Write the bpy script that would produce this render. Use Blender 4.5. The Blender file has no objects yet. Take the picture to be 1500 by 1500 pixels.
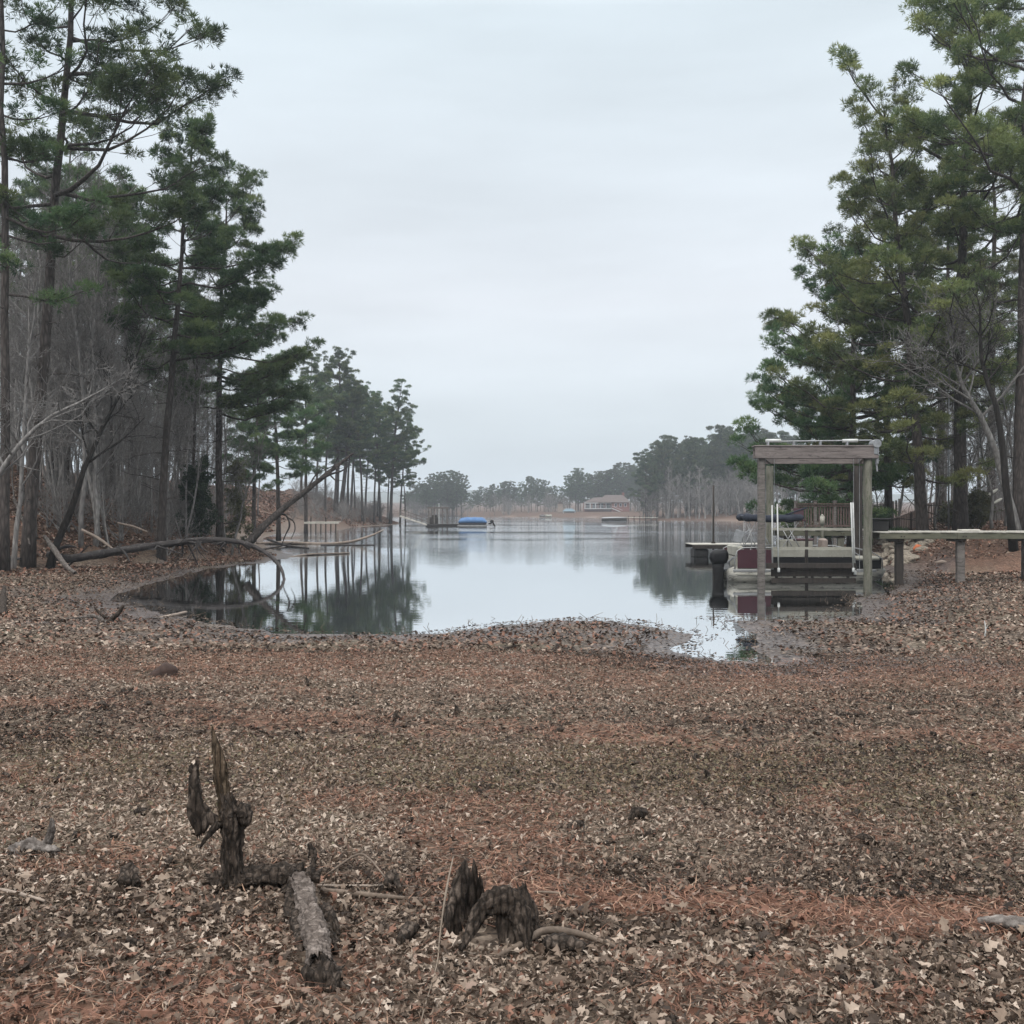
import bpy, math, random
import numpy as np
from mathutils import Vector, noise as mnoise

S = bpy.context.scene
C = S.collection
F, HZ, EYE = 1500.0, 748.0, 2.4          # focal length and horizon in photo pixels, eye height above the lake
rad = math.radians


def P(px, py, d):
    """World point seen at photo pixel (px, py) when it stands d metres in front of the eye."""
    return np.array([(px - 750.0) / F * d, d, EYE - (py - HZ) / F * d])


def W(px, py, z=0.0):
    """World (x, y) of a point at height z seen at photo pixel (px, py)."""
    d = (EYE - z) * F / (py - HZ)
    return ((px - 750.0) / F * d, d)


# ------------------------------------------------------------------ noise
def _h(ix, iy, seed):
    n = (ix.astype(np.int64) * 374761393 + iy.astype(np.int64) * 668265263 + seed * 974711) & 0xFFFFFFFF
    n = ((n ^ (n >> 13)) * 1274126177) & 0xFFFFFFFF
    n = n ^ (n >> 16)
    return (n & 0xFFFF) / 65535.0


def vnoise(x, y, seed=0):
    x = np.asarray(x, float); y = np.asarray(y, float)
    ix = np.floor(x); iy = np.floor(y)
    fx = x - ix; fy = y - iy
    fx = fx * fx * (3 - 2 * fx); fy = fy * fy * (3 - 2 * fy)
    a = _h(ix, iy, seed); b = _h(ix + 1, iy, seed); c = _h(ix, iy + 1, seed); d = _h(ix + 1, iy + 1, seed)
    return (a + (b - a) * fx) * (1 - fy) + (c + (d - c) * fx) * fy


def fbm(x, y, seed=0, octs=4):
    s = 0; a = 0.5; t = 0
    for o in range(octs):
        s = s + a * vnoise(np.asarray(x) * 2 ** o, np.asarray(y) * 2 ** o, seed + o * 17); t += a; a *= 0.5
    return s / t


def smooth(t):
    t = np.clip(t, 0, 1)
    return t * t * (3 - 2 * t)


def poly_sd(x, y, poly):
    """Signed distance to a polygon, positive inside."""
    x = np.asarray(x, float); y = np.asarray(y, float)
    best = np.full(x.shape, 1e18); inside = np.zeros(x.shape, bool)
    n = len(poly)
    for i in range(n):
        x0, y0 = poly[i]; x1, y1 = poly[(i + 1) % n]
        ex, ey = x1 - x0, y1 - y0
        t = np.clip(((x - x0) * ex + (y - y0) * ey) / (ex * ex + ey * ey + 1e-12), 0, 1)
        best = np.minimum(best, (x - x0 - t * ex) ** 2 + (y - y0 - t * ey) ** 2)
        if y0 != y1:
            cond = ((y0 > y) != (y1 > y)) & (x < (x1 - x0) * (y - y0) / (y1 - y0) + x0)
            inside ^= cond
    return np.where(inside, 1.0, -1.0) * np.sqrt(best)


# ------------------------------------------------------------------ the lie of the land
near_shore = [W(*p) for p in [(150, 876), (190, 884), (230, 893), (270, 905), (330, 916), (380, 922), (430, 927), (520, 929),
              (620, 927), (680, 921), (740, 914), (800, 909), (870, 907), (930, 911), (985, 922), (1032, 934),
              (1012, 942), (1000, 947), (1020, 957), (1048, 964), (1100, 969), (1126, 970), (1134, 966), (1114, 957),
              (1094, 951), (1112, 945), (1112, 936), (1088, 926), (1072, 916), (1050, 909), (1030, 904.5), (1060, 903.5), (1130, 905.5),
              (1200, 904), (1234, 905), (1246, 892), (1262, 878), (1276, 868), (1306, 866), (1316, 858)]]
right_shore = [(14.9, 38.5), (14.7, 41), (15.2, 50), (17.5, 60), (24, 75), (34, 92), (50, 142), (62, 200), (58, 232), (44, 239),
               (29, 246), (30, 290), (32, 340), (20, 360), (8, 366), (-10, 400)]
far_shore = [(-14, 385), (-30, 372), (-70, 365), (-110, 340), (-110, 270), (-60, 228), (-26, 212)]
left_shore = [(-20.6, 200), (-19, 180), (-20.7, 163), (-22.1, 144), (-23.1, 128.6), (-24, 116), (-24, 103), (-20.9, 85.7),
              (-16.6, 69), (-13.2, 60), (-11.1, 53.7), (-10.9, 47.4), (-12, 43.9), (-12.3, 40), (-11.7, 33.6)]
LAKE = near_shore + right_shore + far_shore + left_shore
BANK_L = [(-70, 18), (-30, 22), (-21.5, 28), (-20, 33), (-18.3, 38), (-16, 43), (-14.6, 48), (-14, 54), (-16, 60), (-20, 69), (-24, 78),
          (-27, 90), (-28, 103), (-27, 118), (-26, 130), (-24.5, 145), (-23, 163), (-21, 180), (-22.6, 200), (-30, 212), (-60, 226), (-115, 268), (-300, 300), (-300, 18)]
BANK_R = [(15.4, 42), (16.6, 39.5), (19.5, 38), (23, 36.5), (30, 35), (45, 33), (300, 20), (300, 205), (66, 205), (54, 143), (37, 92), (27, 72), (19.5, 60), (16.6, 50)]


def ground(x, y, fine=True, full=False):
    x = np.atleast_1d(np.asarray(x, float)); y = np.atleast_1d(np.asarray(y, float))
    sd = -poly_sd(x, y, LAKE)                       # > 0 on land
    near = np.clip(1.4 - y / 90.0, 0.0, 1)
    wob = (fbm(x * 0.55, y * 0.4, 3, 4) - 0.5) * 1.1 + (vnoise(x * 2.7, y * 2.2, 9) - 0.5) * 0.32
    sdn = sd + wob * near * smooth((np.abs(sd) + .5) / 1.2) * np.exp(-np.abs(sd) / 4)
    land = np.minimum(0.047 * sdn - .065 * (1 - np.exp(-np.clip(sdn, 0, None) / 2.2)), 0.86) + np.where(y > 205, 1.0 * smooth(sd / 30) + 0.012 * np.clip(sd - 30, 0, 500), 0)
    z = np.where(sdn > 0, land, np.maximum(0.09 * sdn, -1.2))
    bl = poly_sd(x, y, BANK_L); br = poly_sd(x, y, BANK_R)
    bn = (fbm(x * 0.35, y * 0.35, 21, 3) - 0.5)
    crest = np.where(y > 90, 3.0, 3.7)
    hl = np.clip(bl, 0, None)
    z = z + np.where(bl > 0, crest * smooth(hl / 15) ** 0.85 + 0.10 * np.clip(hl - 9, 0, 60) + 0.55 * smooth(hl / 1.6), 0) * (1 + bn * .5)
    hr = np.clip(br, 0, None)
    z = z + np.where(br > 0, 0.9 * smooth(hr / 4.0) + 0.28 * smooth(hr / 1.0) + 0.35 * smooth((hr - 4) / 22), 0) * (1 + bn * .35)
    if fine:
        amp = 0.05 * np.clip(sdn / 2.5, 0.28, 1) * np.where(sdn > 0, 1, .2)
        z = z + (fbm(x * 1.1, y * 1.1, 5, 4) - 0.5) * amp * 2 + (vnoise(x * 7, y * 7, 6) - .5) * amp * 0.45
        z = z + np.where((bl > 0) | (br > 0), (fbm(x * .9, y * .9, 31, 4) - .5) * .35, 0)
    z = z + smooth((y - 500) / 900) * 4.0
    if full:
        return z, sdn, bl, br
    return z


def gz(x, y):
    return float(ground(x, y)[0])


def onground(px, py, lo=2.5, hi=60):
    """World point where the sight line of a photo pixel meets the ground; None where it misses."""
    ds = np.concatenate([np.linspace(lo, 8, 300), np.linspace(8.02, hi, 900)]) if lo < 8 else np.linspace(lo, hi, 700)
    q = (px - 750) / F * ds; zr = EYE - (py - HZ) / F * ds
    hit = zr <= ground(q, ds); k = int(np.argmax(hit))
    return P(px, py, ds[k]) if hit[k] and k > 0 else None


def red_zone(x, y):
    """0..1 where the ground is covered by red pine straw / clay rather than leaves."""
    n = fbm(x * 1.3, y * 2.2, 41, 4) - 0.5
    r = smooth(1.25 - np.hypot((x + 1.45) / 1.25, (y - 3.72) / 0.36) + n * 1.3)
    line = 5.05 - 0.17 * (x - 0.2)
    r = np.maximum(r, smooth(1.1 - np.abs(y - line) / 0.30 + n * 2.2) * smooth((x + .7) / .8))
    r = np.maximum(r, smooth(1.15 - np.hypot((x - .75) / .7, (y - 3.4) / 0.2) + n * 1.4))
    r = np.maximum(r, 0.5 * smooth(1.0 - np.abs(y - 9.7 + .15 * x) / 0.7 + n * 2.6) * smooth((3.5 - np.abs(x + .6)) / 2))
    r = np.maximum(r, 0.35 * smooth(1.0 - np.abs(y - 14) / 2.2 + n * 3.0))
    r = np.maximum(r, 0.45 * smooth((fbm(x * .9, y * 1.3, 77, 4) - .60) * 9))
    r = np.maximum(r, 0.7 * smooth((x - 4) / 3) * smooth((y - 9) / 3) * smooth((16 - y) / 5) * smooth((fbm(x * .8, y * .8, 78, 3) - .42) * 7))
    return np.clip(r, 0, 1)


# ------------------------------------------------------------------ mesh builder
class MB:
    def __init__(self):
        self.v = []; self.q = []; self.t = []; self.qm = []; self.tm = []; self.n = 0; self.attr = []

    def add(self, v, q=None, t=None, mat=0, tint=None):
        v = np.asarray(v, float).reshape(-1, 3)
        if q is not None and len(q):
            q = np.asarray(q, np.int64) + self.n; self.q.append(q); self.qm.append(np.full(len(q), mat, np.int32))
        if t is not None and len(t):
            t = np.asarray(t, np.int64) + self.n; self.t.append(t); self.tm.append(np.full(len(t), mat, np.int32))
        self.v.append(v); self.n += len(v)
        self.attr.append(np.zeros(len(v)) if tint is None else np.broadcast_to(np.asarray(tint, float), (len(v),)).copy())
        return self

    def tube(self, pts, r, sides=6, mat=0, cap=True, tint=None):
        pts = np.asarray(pts, float); n = len(pts); r = np.broadcast_to(np.asarray(r, float), (n,))
        tg = np.gradient(pts, axis=0); tg /= np.linalg.norm(tg, axis=1)[:, None] + 1e-12
        m = np.abs(tg.mean(0)); ref = np.zeros(3); ref[int(np.argmin(m))] = 1
        n1 = np.cross(tg, ref); n1 /= np.linalg.norm(n1, axis=1)[:, None] + 1e-12
        n2 = np.cross(tg, n1)
        a = np.arange(sides) / sides * 2 * math.pi
        v = pts[:, None] + r[:, None, None] * (np.cos(a)[None, :, None] * n1[:, None] + np.sin(a)[None, :, None] * n2[:, None])
        i = np.arange(n - 1)[:, None] * sides; k = np.arange(sides)[None]; k2 = (k + 1) % sides
        q = np.stack([i + k, i + sides + k, i + sides + k2, i + k2], -1).reshape(-1, 4)
        v = v.reshape(-1, 3); t = None
        if cap and sides > 3:
            v = np.vstack([v, pts[0], pts[-1]]); b = n * sides
            kk = np.arange(sides); kn = (kk + 1) % sides
            t = np.vstack([np.stack([np.full(sides, b), kk, kn], -1), np.stack([np.full(sides, b + 1), (n - 1) * sides + kn, (n - 1) * sides + kk], -1)])
        return self.add(v, q, t, mat, tint)

    def box(self, c, s, rz=0.0, mat=0, rx=0.0, ry=0.0, bev=0.0):
        """Box centred at c, size s; bev cuts the vertical and horizontal edges with a small chamfer."""
        hx, hy, hz = [k / 2 for k in s]
        if bev <= 0:
            v = np.array([[x, y, z] for z in (-hz, hz) for y in (-hy, hy) for x in (-hx, hx)], float)
            q = [[0, 2, 3, 1], [4, 5, 7, 6], [0, 1, 5, 4], [2, 6, 7, 3], [0, 4, 6, 2], [1, 3, 7, 5]]
        else:
            b = min(bev, hx * .8, hy * .8, hz * .8)
            def ring(x, y, z, cc):
                return [[-x + cc, -y, z], [x - cc, -y, z], [x, -y + cc, z], [x, y - cc, z], [x - cc, y, z], [-x + cc, y, z], [-x, y - cc, z], [-x, -y + cc, z]]
            v = np.array(ring(hx - b, hy - b, -hz, b * .5) + ring(hx, hy, -hz + b, b) + ring(hx, hy, hz - b, b) + ring(hx - b, hy - b, hz, b * .5), float)
            q = []
            for r_ in range(3):
                for k in range(8):
                    q.append([r_ * 8 + k, r_ * 8 + (k + 1) % 8, r_ * 8 + 8 + (k + 1) % 8, r_ * 8 + 8 + k])
            q += [[0, 3, 2, 1], [0, 5, 4, 3], [0, 7, 6, 5], [24, 25, 26, 27], [24, 27, 28, 29], [24, 29, 30, 31]]
        if rx or ry or rz:
            cx, sx, cy, sy, cz, sz = math.cos(rx), math.sin(rx), math.cos(ry), math.sin(ry), math.cos(rz), math.sin(rz)
            Rx = np.array([[1, 0, 0], [0, cx, -sx], [0, sx, cx]]); Ry = np.array([[cy, 0, sy], [0, 1, 0], [-sy, 0, cy]]); Rz = np.array([[cz, -sz, 0], [sz, cz, 0], [0, 0, 1]])
            v = v @ (Rz @ Ry @ Rx).T
        return self.add(v + np.asarray(c, float), q, None, mat)

    def bar(self, a, b, w, h=None, mat=0):
        """Square-section bar from a to b."""
        a = np.asarray(a, float); b = np.asarray(b, float); h = h or w
        d = b - a; L = np.linalg.norm(d); d = d / L
        up = np.array([0, 0, 1.0]) if abs(d[2]) < 0.95 else np.array([0, 1.0, 0])
        s = np.cross(d, up); s /= np.linalg.norm(s); u = np.cross(s, d)
        v = [p + s * (sx * w / 2) + u * (sz * h / 2) for p in (a, b) for sz in (-1, 1) for sx in (-1, 1)]
        q = [[0, 2, 3, 1], [4, 5, 7, 6], [0, 1, 5, 4], [2, 6, 7, 3], [0, 4, 6, 2], [1, 3, 7, 5]]
        return self.add(v, q, None, mat)

    def loft(self, rings, mat=0, cap=True, closed=True):
        rings = np.asarray(rings, float); n, k = rings.shape[:2]
        i = np.arange(n - 1)[:, None] * k; j = np.arange(k if closed else k - 1)[None]; j2 = (j + 1) % k
        q = np.stack([i + j, i + j2, i + k + j2, i + k + j], -1).reshape(-1, 4)
        v = rings.reshape(-1, 3); t = None
        if cap:
            v = np.vstack([v, rings[0].mean(0), rings[-1].mean(0)]); b = n * k
            kk = np.arange(k); kn = (kk + 1) % k
            t = np.vstack([np.stack([np.full(k, b), kn, kk], -1), np.stack([np.full(k, b + 1), (n - 1) * k + kk, (n - 1) * k + kn], -1)])
        return self.add(v, q, t, mat)

    def mesh(self, name, mats, smooth_=False, origin=None, tints=False):
        v = np.vstack(self.v)
        if origin is not None:
            v = v - np.asarray(origin, float)
        q = np.vstack(self.q) if self.q else np.zeros((0, 4), np.int64)
        t = np.vstack(self.t) if self.t else np.zeros((0, 3), np.int64)
        me = bpy.data.meshes.new(name)
        me.vertices.add(len(v)); me.vertices.foreach_set('co', v.astype(np.float32).ravel())
        nl = q.size + t.size
        me.loops.add(nl); me.loops.foreach_set('vertex_index', np.concatenate([q.ravel(), t.ravel()]).astype(np.int32))
        npoly = len(q) + len(t)
        me.polygons.add(npoly)
        ls = np.concatenate([np.arange(len(q)) * 4, q.size + np.arange(len(t)) * 3]).astype(np.int32)
        me.polygons.foreach_set('loop_start', ls)
        mi = np.concatenate(self.qm + self.tm) if (self.qm or self.tm) else np.zeros(0, np.int32)
        me.polygons.foreach_set('material_index', mi.astype(np.int32))
        me.polygons.foreach_set('use_smooth', np.full(npoly, bool(smooth_)))
        for m in (mats if isinstance(mats, (list, tuple)) else [mats]):
            me.materials.append(m)
        if tints:
            at = me.attributes.new('tint', 'FLOAT', 'POINT')
            at.data.foreach_set('value', np.concatenate(self.attr).astype(np.float32))
        me.update(calc_edges=True)
        return me

    def build(self, name, mats, parent=None, smooth_=False, loc=None, tints=False):
        me = self.mesh(name, mats, smooth_, origin=loc, tints=tints)
        o = bpy.data.objects.new(name, me); C.objects.link(o)
        if parent is not None:
            o.parent = parent
        elif loc is not None:
            o.location = [float(k) for k in loc]
        return o


def tag(o, label=None, cat=None, group=None, kind=None):
    if label: o['label'] = label
    if cat: o['category'] = cat
    if group: o['group'] = group
    if kind: o['kind'] = kind
    return o


def thing(name, label, cat, loc=(0, 0, 0), rz=0.0, group=None):
    o = bpy.data.objects.new(name, None); o.empty_display_size = 0.3
    C.objects.link(o); o.location = [float(k) for k in loc]; o.rotation_euler = (0, 0, rz)
    return tag(o, label, cat, group)


def dup(root, loc, rz=0.0, sc=1.0, label=None, group=None, tilt=(0, 0)):
    r = root.copy(); C.objects.link(r); r.location = [float(k) for k in loc]; r.rotation_euler = (tilt[0], tilt[1], rz)
    r.scale = (sc, sc, sc) if np.isscalar(sc) else sc
    if label: r['label'] = label
    if group: r['group'] = group
    for ch in list(root.children):
        c = ch.copy(); C.objects.link(c); c.parent = r
        for g in ch.children:
            d = g.copy(); C.objects.link(d); d.parent = c
    return r


# ------------------------------------------------------------------ materials
class NT:
    def __init__(self, name):
        self.m = bpy.data.materials.new(name); self.m.use_nodes = True
        self.t = self.m.node_tree; self.b = self.t.nodes['Principled BSDF']; self.out = self.t.nodes['Material Output']

    def n(self, typ, props=None, **inp):
        nd = self.t.nodes.new(typ)
        for k, v in (props or {}).items():
            setattr(nd, k, v)
        for k, v in inp.items():
            self.set(nd, k.replace('_', ' '), v)
        return nd

    def set(self, nd, key, v):
        s = nd.inputs[int(key)] if key.isdigit() else nd.inputs[key]
        if isinstance(v, bpy.types.NodeSocket):
            self.t.links.new(v, s)
        else:
            s.default_value = v if not (isinstance(v, tuple) and len(v) == 3 and s.type == 'RGBA') else (*v, 1)

    def coord(self, kind='Object', scale=(1, 1, 1)):
        tc = self.n('ShaderNodeTexCoord')
        mp = self.n('ShaderNodeMapping')
        self.t.links.new(tc.outputs[kind], mp.inputs['Vector']); mp.inputs['Scale'].default_value = scale
        return mp.outputs['Vector']

    def noise(self, vec, scale, detail=4, rough=.55):
        nd = self.n('ShaderNodeTexNoise', Scale=scale, Detail=detail, Roughness=rough)
        if vec is not None: self.t.links.new(vec, nd.inputs['Vector'])
        return nd.outputs['Fac']

    def ramp(self, fac, stops, interp='LINEAR'):
        nd = self.n('ShaderNodeValToRGB'); cr = nd.color_ramp; cr.interpolation = interp
        while len(cr.elements) < len(stops): cr.elements.new(0.5)
        for e, (p, c) in zip(cr.elements, stops):
            e.position = p; e.color = (*c, 1) if len(c) == 3 else c
        self.t.links.new(fac, nd.inputs['Fac'])
        return nd.outputs['Color']

    def mix(self, fac, a, b, blend='MIX'):
        nd = self.t.nodes.new('ShaderNodeMix'); nd.data_type = 'RGBA'; nd.blend_type = blend
        for s, v in ((nd.inputs[0], fac), (nd.inputs[6], a), (nd.inputs[7], b)):
            if isinstance(v, bpy.types.NodeSocket): self.t.links.new(v, s)
            elif isinstance(v, tuple): s.default_value = (*v, 1)
            else: s.default_value = v
        return nd.outputs[2]

    def math(self, op, a, b=0.0, c=0.0, clamp=False):
        nd = self.t.nodes.new('ShaderNodeMath'); nd.operation = op; nd.use_clamp = clamp
        for s, v in zip(nd.inputs, (a, b, c)):
            if isinstance(v, bpy.types.NodeSocket): self.t.links.new(v, s)
            else: s.default_value = v
        return nd.outputs[0]

    def attr(self, name):
        return self.n('ShaderNodeAttribute', {'attribute_name': name}).outputs['Fac']

    def bump(self, h, strength=.5, dist=.02):
        nd = self.n('ShaderNodeBump', Strength=strength, Distance=dist)
        self.t.links.new(h, nd.inputs['Height']); self.t.links.new(nd.outputs['Normal'], self.b.inputs['Normal'])
        return nd

    def col(self, v): self.set(self.b, 'Base Color', v); return self
    def rough(self, v): self.set(self.b, 'Roughness', v); return self
    def spec(self, v): self.set(self.b, 'Specular IOR Level', v); return self
    def metal(self, v): self.set(self.b, 'Metallic', v); return self


def worn(name, c0, c1, scale=3.0, stretch=(1, 1, 1), rough=.8, bump=.3, dist=.01, metal=0.0, spots=None, spec=.3, coord='Object'):
    """A weathered two-tone surface: broad mottling, finer streaks and a little relief."""
    m = NT(name); v = m.coord(coord, stretch)
    n1 = m.noise(v, scale, 6, .6); n2 = m.noise(v, scale * 7, 4, .6)
    f = m.math('ADD', m.math('MULTIPLY', n1, .65), m.math('MULTIPLY', n2, .35))
    c = m.ramp(f, [(.32, c0), (.68, c1)])
    if spots:
        n3 = m.noise(v, scale * 1.7, 5, .7)
        c = m.mix(m.math('MULTIPLY', m.math('GREATER_THAN', n3, .58), .7), c, spots)
    m.col(c).rough(rough).spec(spec).metal(metal)
    if bump: m.bump(f, bump, dist)
    return m.m


M = {}
def bark(name, dark, light, mossy=None, sc=1.0, tintvar=.25):
    m = NT(name); v = m.coord('Object', (9 * sc, 9 * sc, 2.2 * sc))
    vo = m.n('ShaderNodeTexVoronoi', {'feature': 'DISTANCE_TO_EDGE'}, Scale=1.0); m.t.links.new(v, vo.inputs['Vector'])
    n1 = m.noise(v, .7, 6, .65); n2 = m.noise(m.coord('Object', (1, 1, .35)), .6, 3)
    plates = m.math('MULTIPLY', vo.outputs['Distance'], 2.2, clamp=True)
    f = m.math('ADD', m.math('MULTIPLY', plates, .45), m.math('MULTIPLY', n1, .6), clamp=True)
    c = m.ramp(f, [(.2, dark), (.75, light)])
    if mossy: c = m.mix(m.math('MULTIPLY', m.math('SUBTRACT', n2, .5), 3.0, clamp=True), c, mossy)
    oi = m.n('ShaderNodeObjectInfo')
    c = m.mix(m.math('MULTIPLY', oi.outputs['Random'], tintvar), c, (dark[0] * .6, dark[1] * .6, dark[2] * .6))
    m.col(c).rough(.9).spec(.2); m.bump(f, .9, .03)
    return m.m


M['pine_bark'] = bark('pine_bark', (.022, .019, .017), (.105, .088, .080))
M['grey_bark'] = bark('grey_bark', (.115, .108, .103), (.34, .325, .31), tintvar=.6)
M['pale_bark'] = bark('pale_bark', (.09, .085, .08), (.27, .26, .245))
M['dark_bark'] = bark('dark_bark', (.008, .007, .006), (.032, .027, .024))


def needles(name, stops, hue=.04):
    m = NT(name); t = m.attr('tint')
    oi = m.n('ShaderNodeObjectInfo')
    c = m.ramp(t, stops)
    hs = m.n('ShaderNodeHueSaturation'); m.t.links.new(c, hs.inputs['Color'])
    m.t.links.new(m.math('MULTIPLY_ADD', oi.outputs['Random'], hue, .5 - hue / 2), hs.inputs['Hue'])
    m.t.links.new(m.math('MULTIPLY_ADD', oi.outputs['Random'], .5, .75), hs.inputs['Value'])
    m.col(hs.outputs['Color']).rough(.6).spec(.3)
    tr = m.n('ShaderNodeBsdfTranslucent'); m.t.links.new(hs.outputs['Color'], tr.inputs['Color'])
    mx = m.n('ShaderNodeMixShader'); mx.inputs[0].default_value = .32
    m.t.links.new(m.b.outputs[0], mx.inputs[1]); m.t.links.new(tr.outputs[0], mx.inputs[2]); m.t.links.new(mx.outputs[0], m.out.inputs['Surface'])
    return m.m


M['needle_dark'] = needles('needle_dark', [(0, (.020, .046, .024)), (.45, (.060, .108, .046)), (1, (.145, .195, .070))])
M['needle_olive'] = needles('needle_olive', [(0, (.032, .058, .026)), (.45, (.118, .152, .056)), (1, (.25, .26, .095))])
M['needle_far'] = needles('needle_far', [(0, (.018, .038, .024)), (1, (.095, .125, .062))], .05)


def mat_ground():
    m = NT('lake_bed_ground')
    red, wet, bank = m.attr('red'), m.attr('wet'), m.attr('bank')
    pos = m.n('ShaderNodeNewGeometry').outputs['Position']
    vo = m.n('ShaderNodeTexVoronoi', Scale=13.0, Randomness=1.0); m.t.links.new(pos, vo.inputs['Vector'])
    vo2 = m.n('ShaderNodeTexVoronoi', Scale=31.0); m.t.links.new(pos, vo2.inputs['Vector'])
    sep = m.n('ShaderNodeSeparateColor'); m.t.links.new(vo.outputs['Color'], sep.inputs[0])
    sep2 = m.n('ShaderNodeSeparateColor'); m.t.links.new(vo2.outputs['Color'], sep2.inputs[0])
    litter = m.ramp(m.math('ADD', m.math('MULTIPLY', sep.outputs[0], .6), m.math('MULTIPLY', sep2.outputs[0], .4)),
                    [(.1, (.028, .022, .018)), (.4, (.075, .057, .044)), (.62, (.13, .100, .078)), (.85, (.26, .21, .165))])
    big = m.noise(pos, .45, 5, .6); mid = m.noise(pos, 2.2, 5, .6)
    olive = m.mix(m.math('MULTIPLY', m.math('SUBTRACT', big, .45), 2.2, clamp=True), litter, (.10, .092, .062))
    redc = m.ramp(m.math('ADD', m.math('MULTIPLY', sep2.outputs[1], .5), m.math('MULTIPLY', mid, .5)),
                  [(.2, (.055, .030, .021)), (.5, (.130, .068, .046)), (.8, (.24, .135, .095))])
    c = m.mix(m.math('MULTIPLY', red, m.math('MULTIPLY_ADD', mid, .8, .45), clamp=True), olive, redc)
    bankc = m.ramp(m.math('ADD', m.math('MULTIPLY', sep.outputs[1], .5), m.math('MULTIPLY', mid, .5)),
                   [(.2, (.030, .018, .013)), (.5, (.075, .045, .033)), (.8, (.15, .095, .070))])
    c = m.mix(m.math('MULTIPLY', bank, .85, clamp=True), c, bankc)
    sand = m.attr('sand')
    c = m.mix(sand, c, m.ramp(mid, [(.3, (.15, .10, .072)), (.7, (.27, .20, .15))]))
    mud = m.ramp(m.math('ADD', m.math('MULTIPLY', mid, .5), m.math('MULTIPLY', sep.outputs[0], .5)), [(.25, (.022, .017, .018)), (.5, (.055, .044, .043)), (.8, (.12, .098, .090))])
    c = m.mix(m.math('MULTIPLY', wet, .85), c, mud)
    m.col(c); m.spec(m.math('MULTIPLY_ADD', wet, .45, .08))
    m.rough(m.math('MULTIPLY_ADD', wet, -.50, .92))
    h = m.math('ADD', m.math('MULTIPLY', vo.outputs['Distance'], .6), m.math('MULTIPLY', vo2.outputs['Distance'], .4))
    m.bump(h, .8, .05)
    return m.m


M['ground'] = mat_ground()


def mat_leaf():
    m = NT('dead_leaves'); t = m.attr('tint')
    pos = m.n('ShaderNodeNewGeometry').outputs['Position']
    c = m.ramp(t, [(0, (.020, .014, .011)), (.17, (.060, .042, .031)), (.36, (.150, .107, .079)), (.53, (.265, .199, .150)),
                   (.70, (.41, .325, .257)), (.86, (.54, .45, .37)), (.905, (.145, .072, .049)), (.95, (.26, .135, .092)), (1, (.165, .150, .092))])
    c = m.mix(m.math('MULTIPLY', m.noise(pos, 60, 3), .45), c, (.03, .024, .02), 'MIX')
    m.col(c).rough(.75).spec(.22)
    tr = m.n('ShaderNodeBsdfTranslucent'); m.t.links.new(c, tr.inputs['Color'])
    mx = m.n('ShaderNodeMixShader'); mx.inputs[0].default_value = .10
    m.t.links.new(m.b.outputs[0], mx.inputs[1]); m.t.links.new(tr.outputs[0], mx.inputs[2]); m.t.links.new(mx.outputs[0], m.out.inputs['Surface'])
    return m.m


M['leaf'] = mat_leaf()
_m = NT('pine_straw'); _c = _m.ramp(_m.attr('tint'), [(0, (.055, .026, .017)), (.5, (.15, .070, .044)), (.85, (.25, .135, .088)), (1, (.33, .24, .17))])
_m.col(_c).rough(.7).spec(.2); M['straw'] = _m.m


def mat_water():
    m = NT('lake_water')
    pos = m.n('ShaderNodeNewGeometry').outputs['Position']
    sx = m.n('ShaderNodeSeparateXYZ'); m.t.links.new(pos, sx.inputs[0])
    mp = m.n('ShaderNodeMapping'); m.t.links.new(pos, mp.inputs['Vector']); mp.inputs['Scale'].default_value = (.5, 1.6, 1)
    n1 = m.noise(mp.outputs['Vector'], 2.2, 3, .5)
    mp2 = m.n('ShaderNodeMapping'); m.t.links.new(pos, mp2.inputs['Vector']); mp2.inputs['Scale'].default_value = (.035, .05, 1)
    patch = m.noise(mp2.outputs['Vector'], 1.0, 3, .5)
    far = m.math('MULTIPLY', m.math('SUBTRACT', sx.outputs[1], 38), 1 / 60.0, clamp=True)
    amt = m.math('MULTIPLY', far, m.math('MULTIPLY', m.math('SUBTRACT', patch, .36), 4.5, clamp=True))
    amt = m.math('ADD', m.math('MULTIPLY', amt, .9), .035)
    bp = m.n('ShaderNodeBump', Distance=.035); m.t.links.new(amt, bp.inputs['Strength']); m.t.links.new(n1, bp.inputs['Height'])
    m.t.links.new(bp.outputs['Normal'], m.b.inputs['Normal'])
    m.col((.018, .020, .017)).rough(.02); m.b.inputs['IOR'].default_value = 1.33; m.spec(.5)
    gl = m.n('ShaderNodeBsdfGlossy', Roughness=.015); gl.inputs['Color'].default_value = (.97, .985, 1.0, 1)
    m.t.links.new(bp.outputs['Normal'], gl.inputs['Normal'])
    lw = m.n('ShaderNodeLayerWeight', Blend=.5)
    f = m.ramp(lw.outputs['Facing'], [(0, (.04,) * 3), (.6, (.22,) * 3), (.86, (.82,) * 3), (1, (.97,) * 3)])
    mx = m.n('ShaderNodeMixShader'); m.t.links.new(f, mx.inputs[0]); m.t.links.new(m.b.outputs[0], mx.inputs[1]); m.t.links.new(gl.outputs[0], mx.inputs[2])
    m.t.links.new(mx.outputs[0], m.out.inputs['Surface'])
    return m.m


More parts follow.
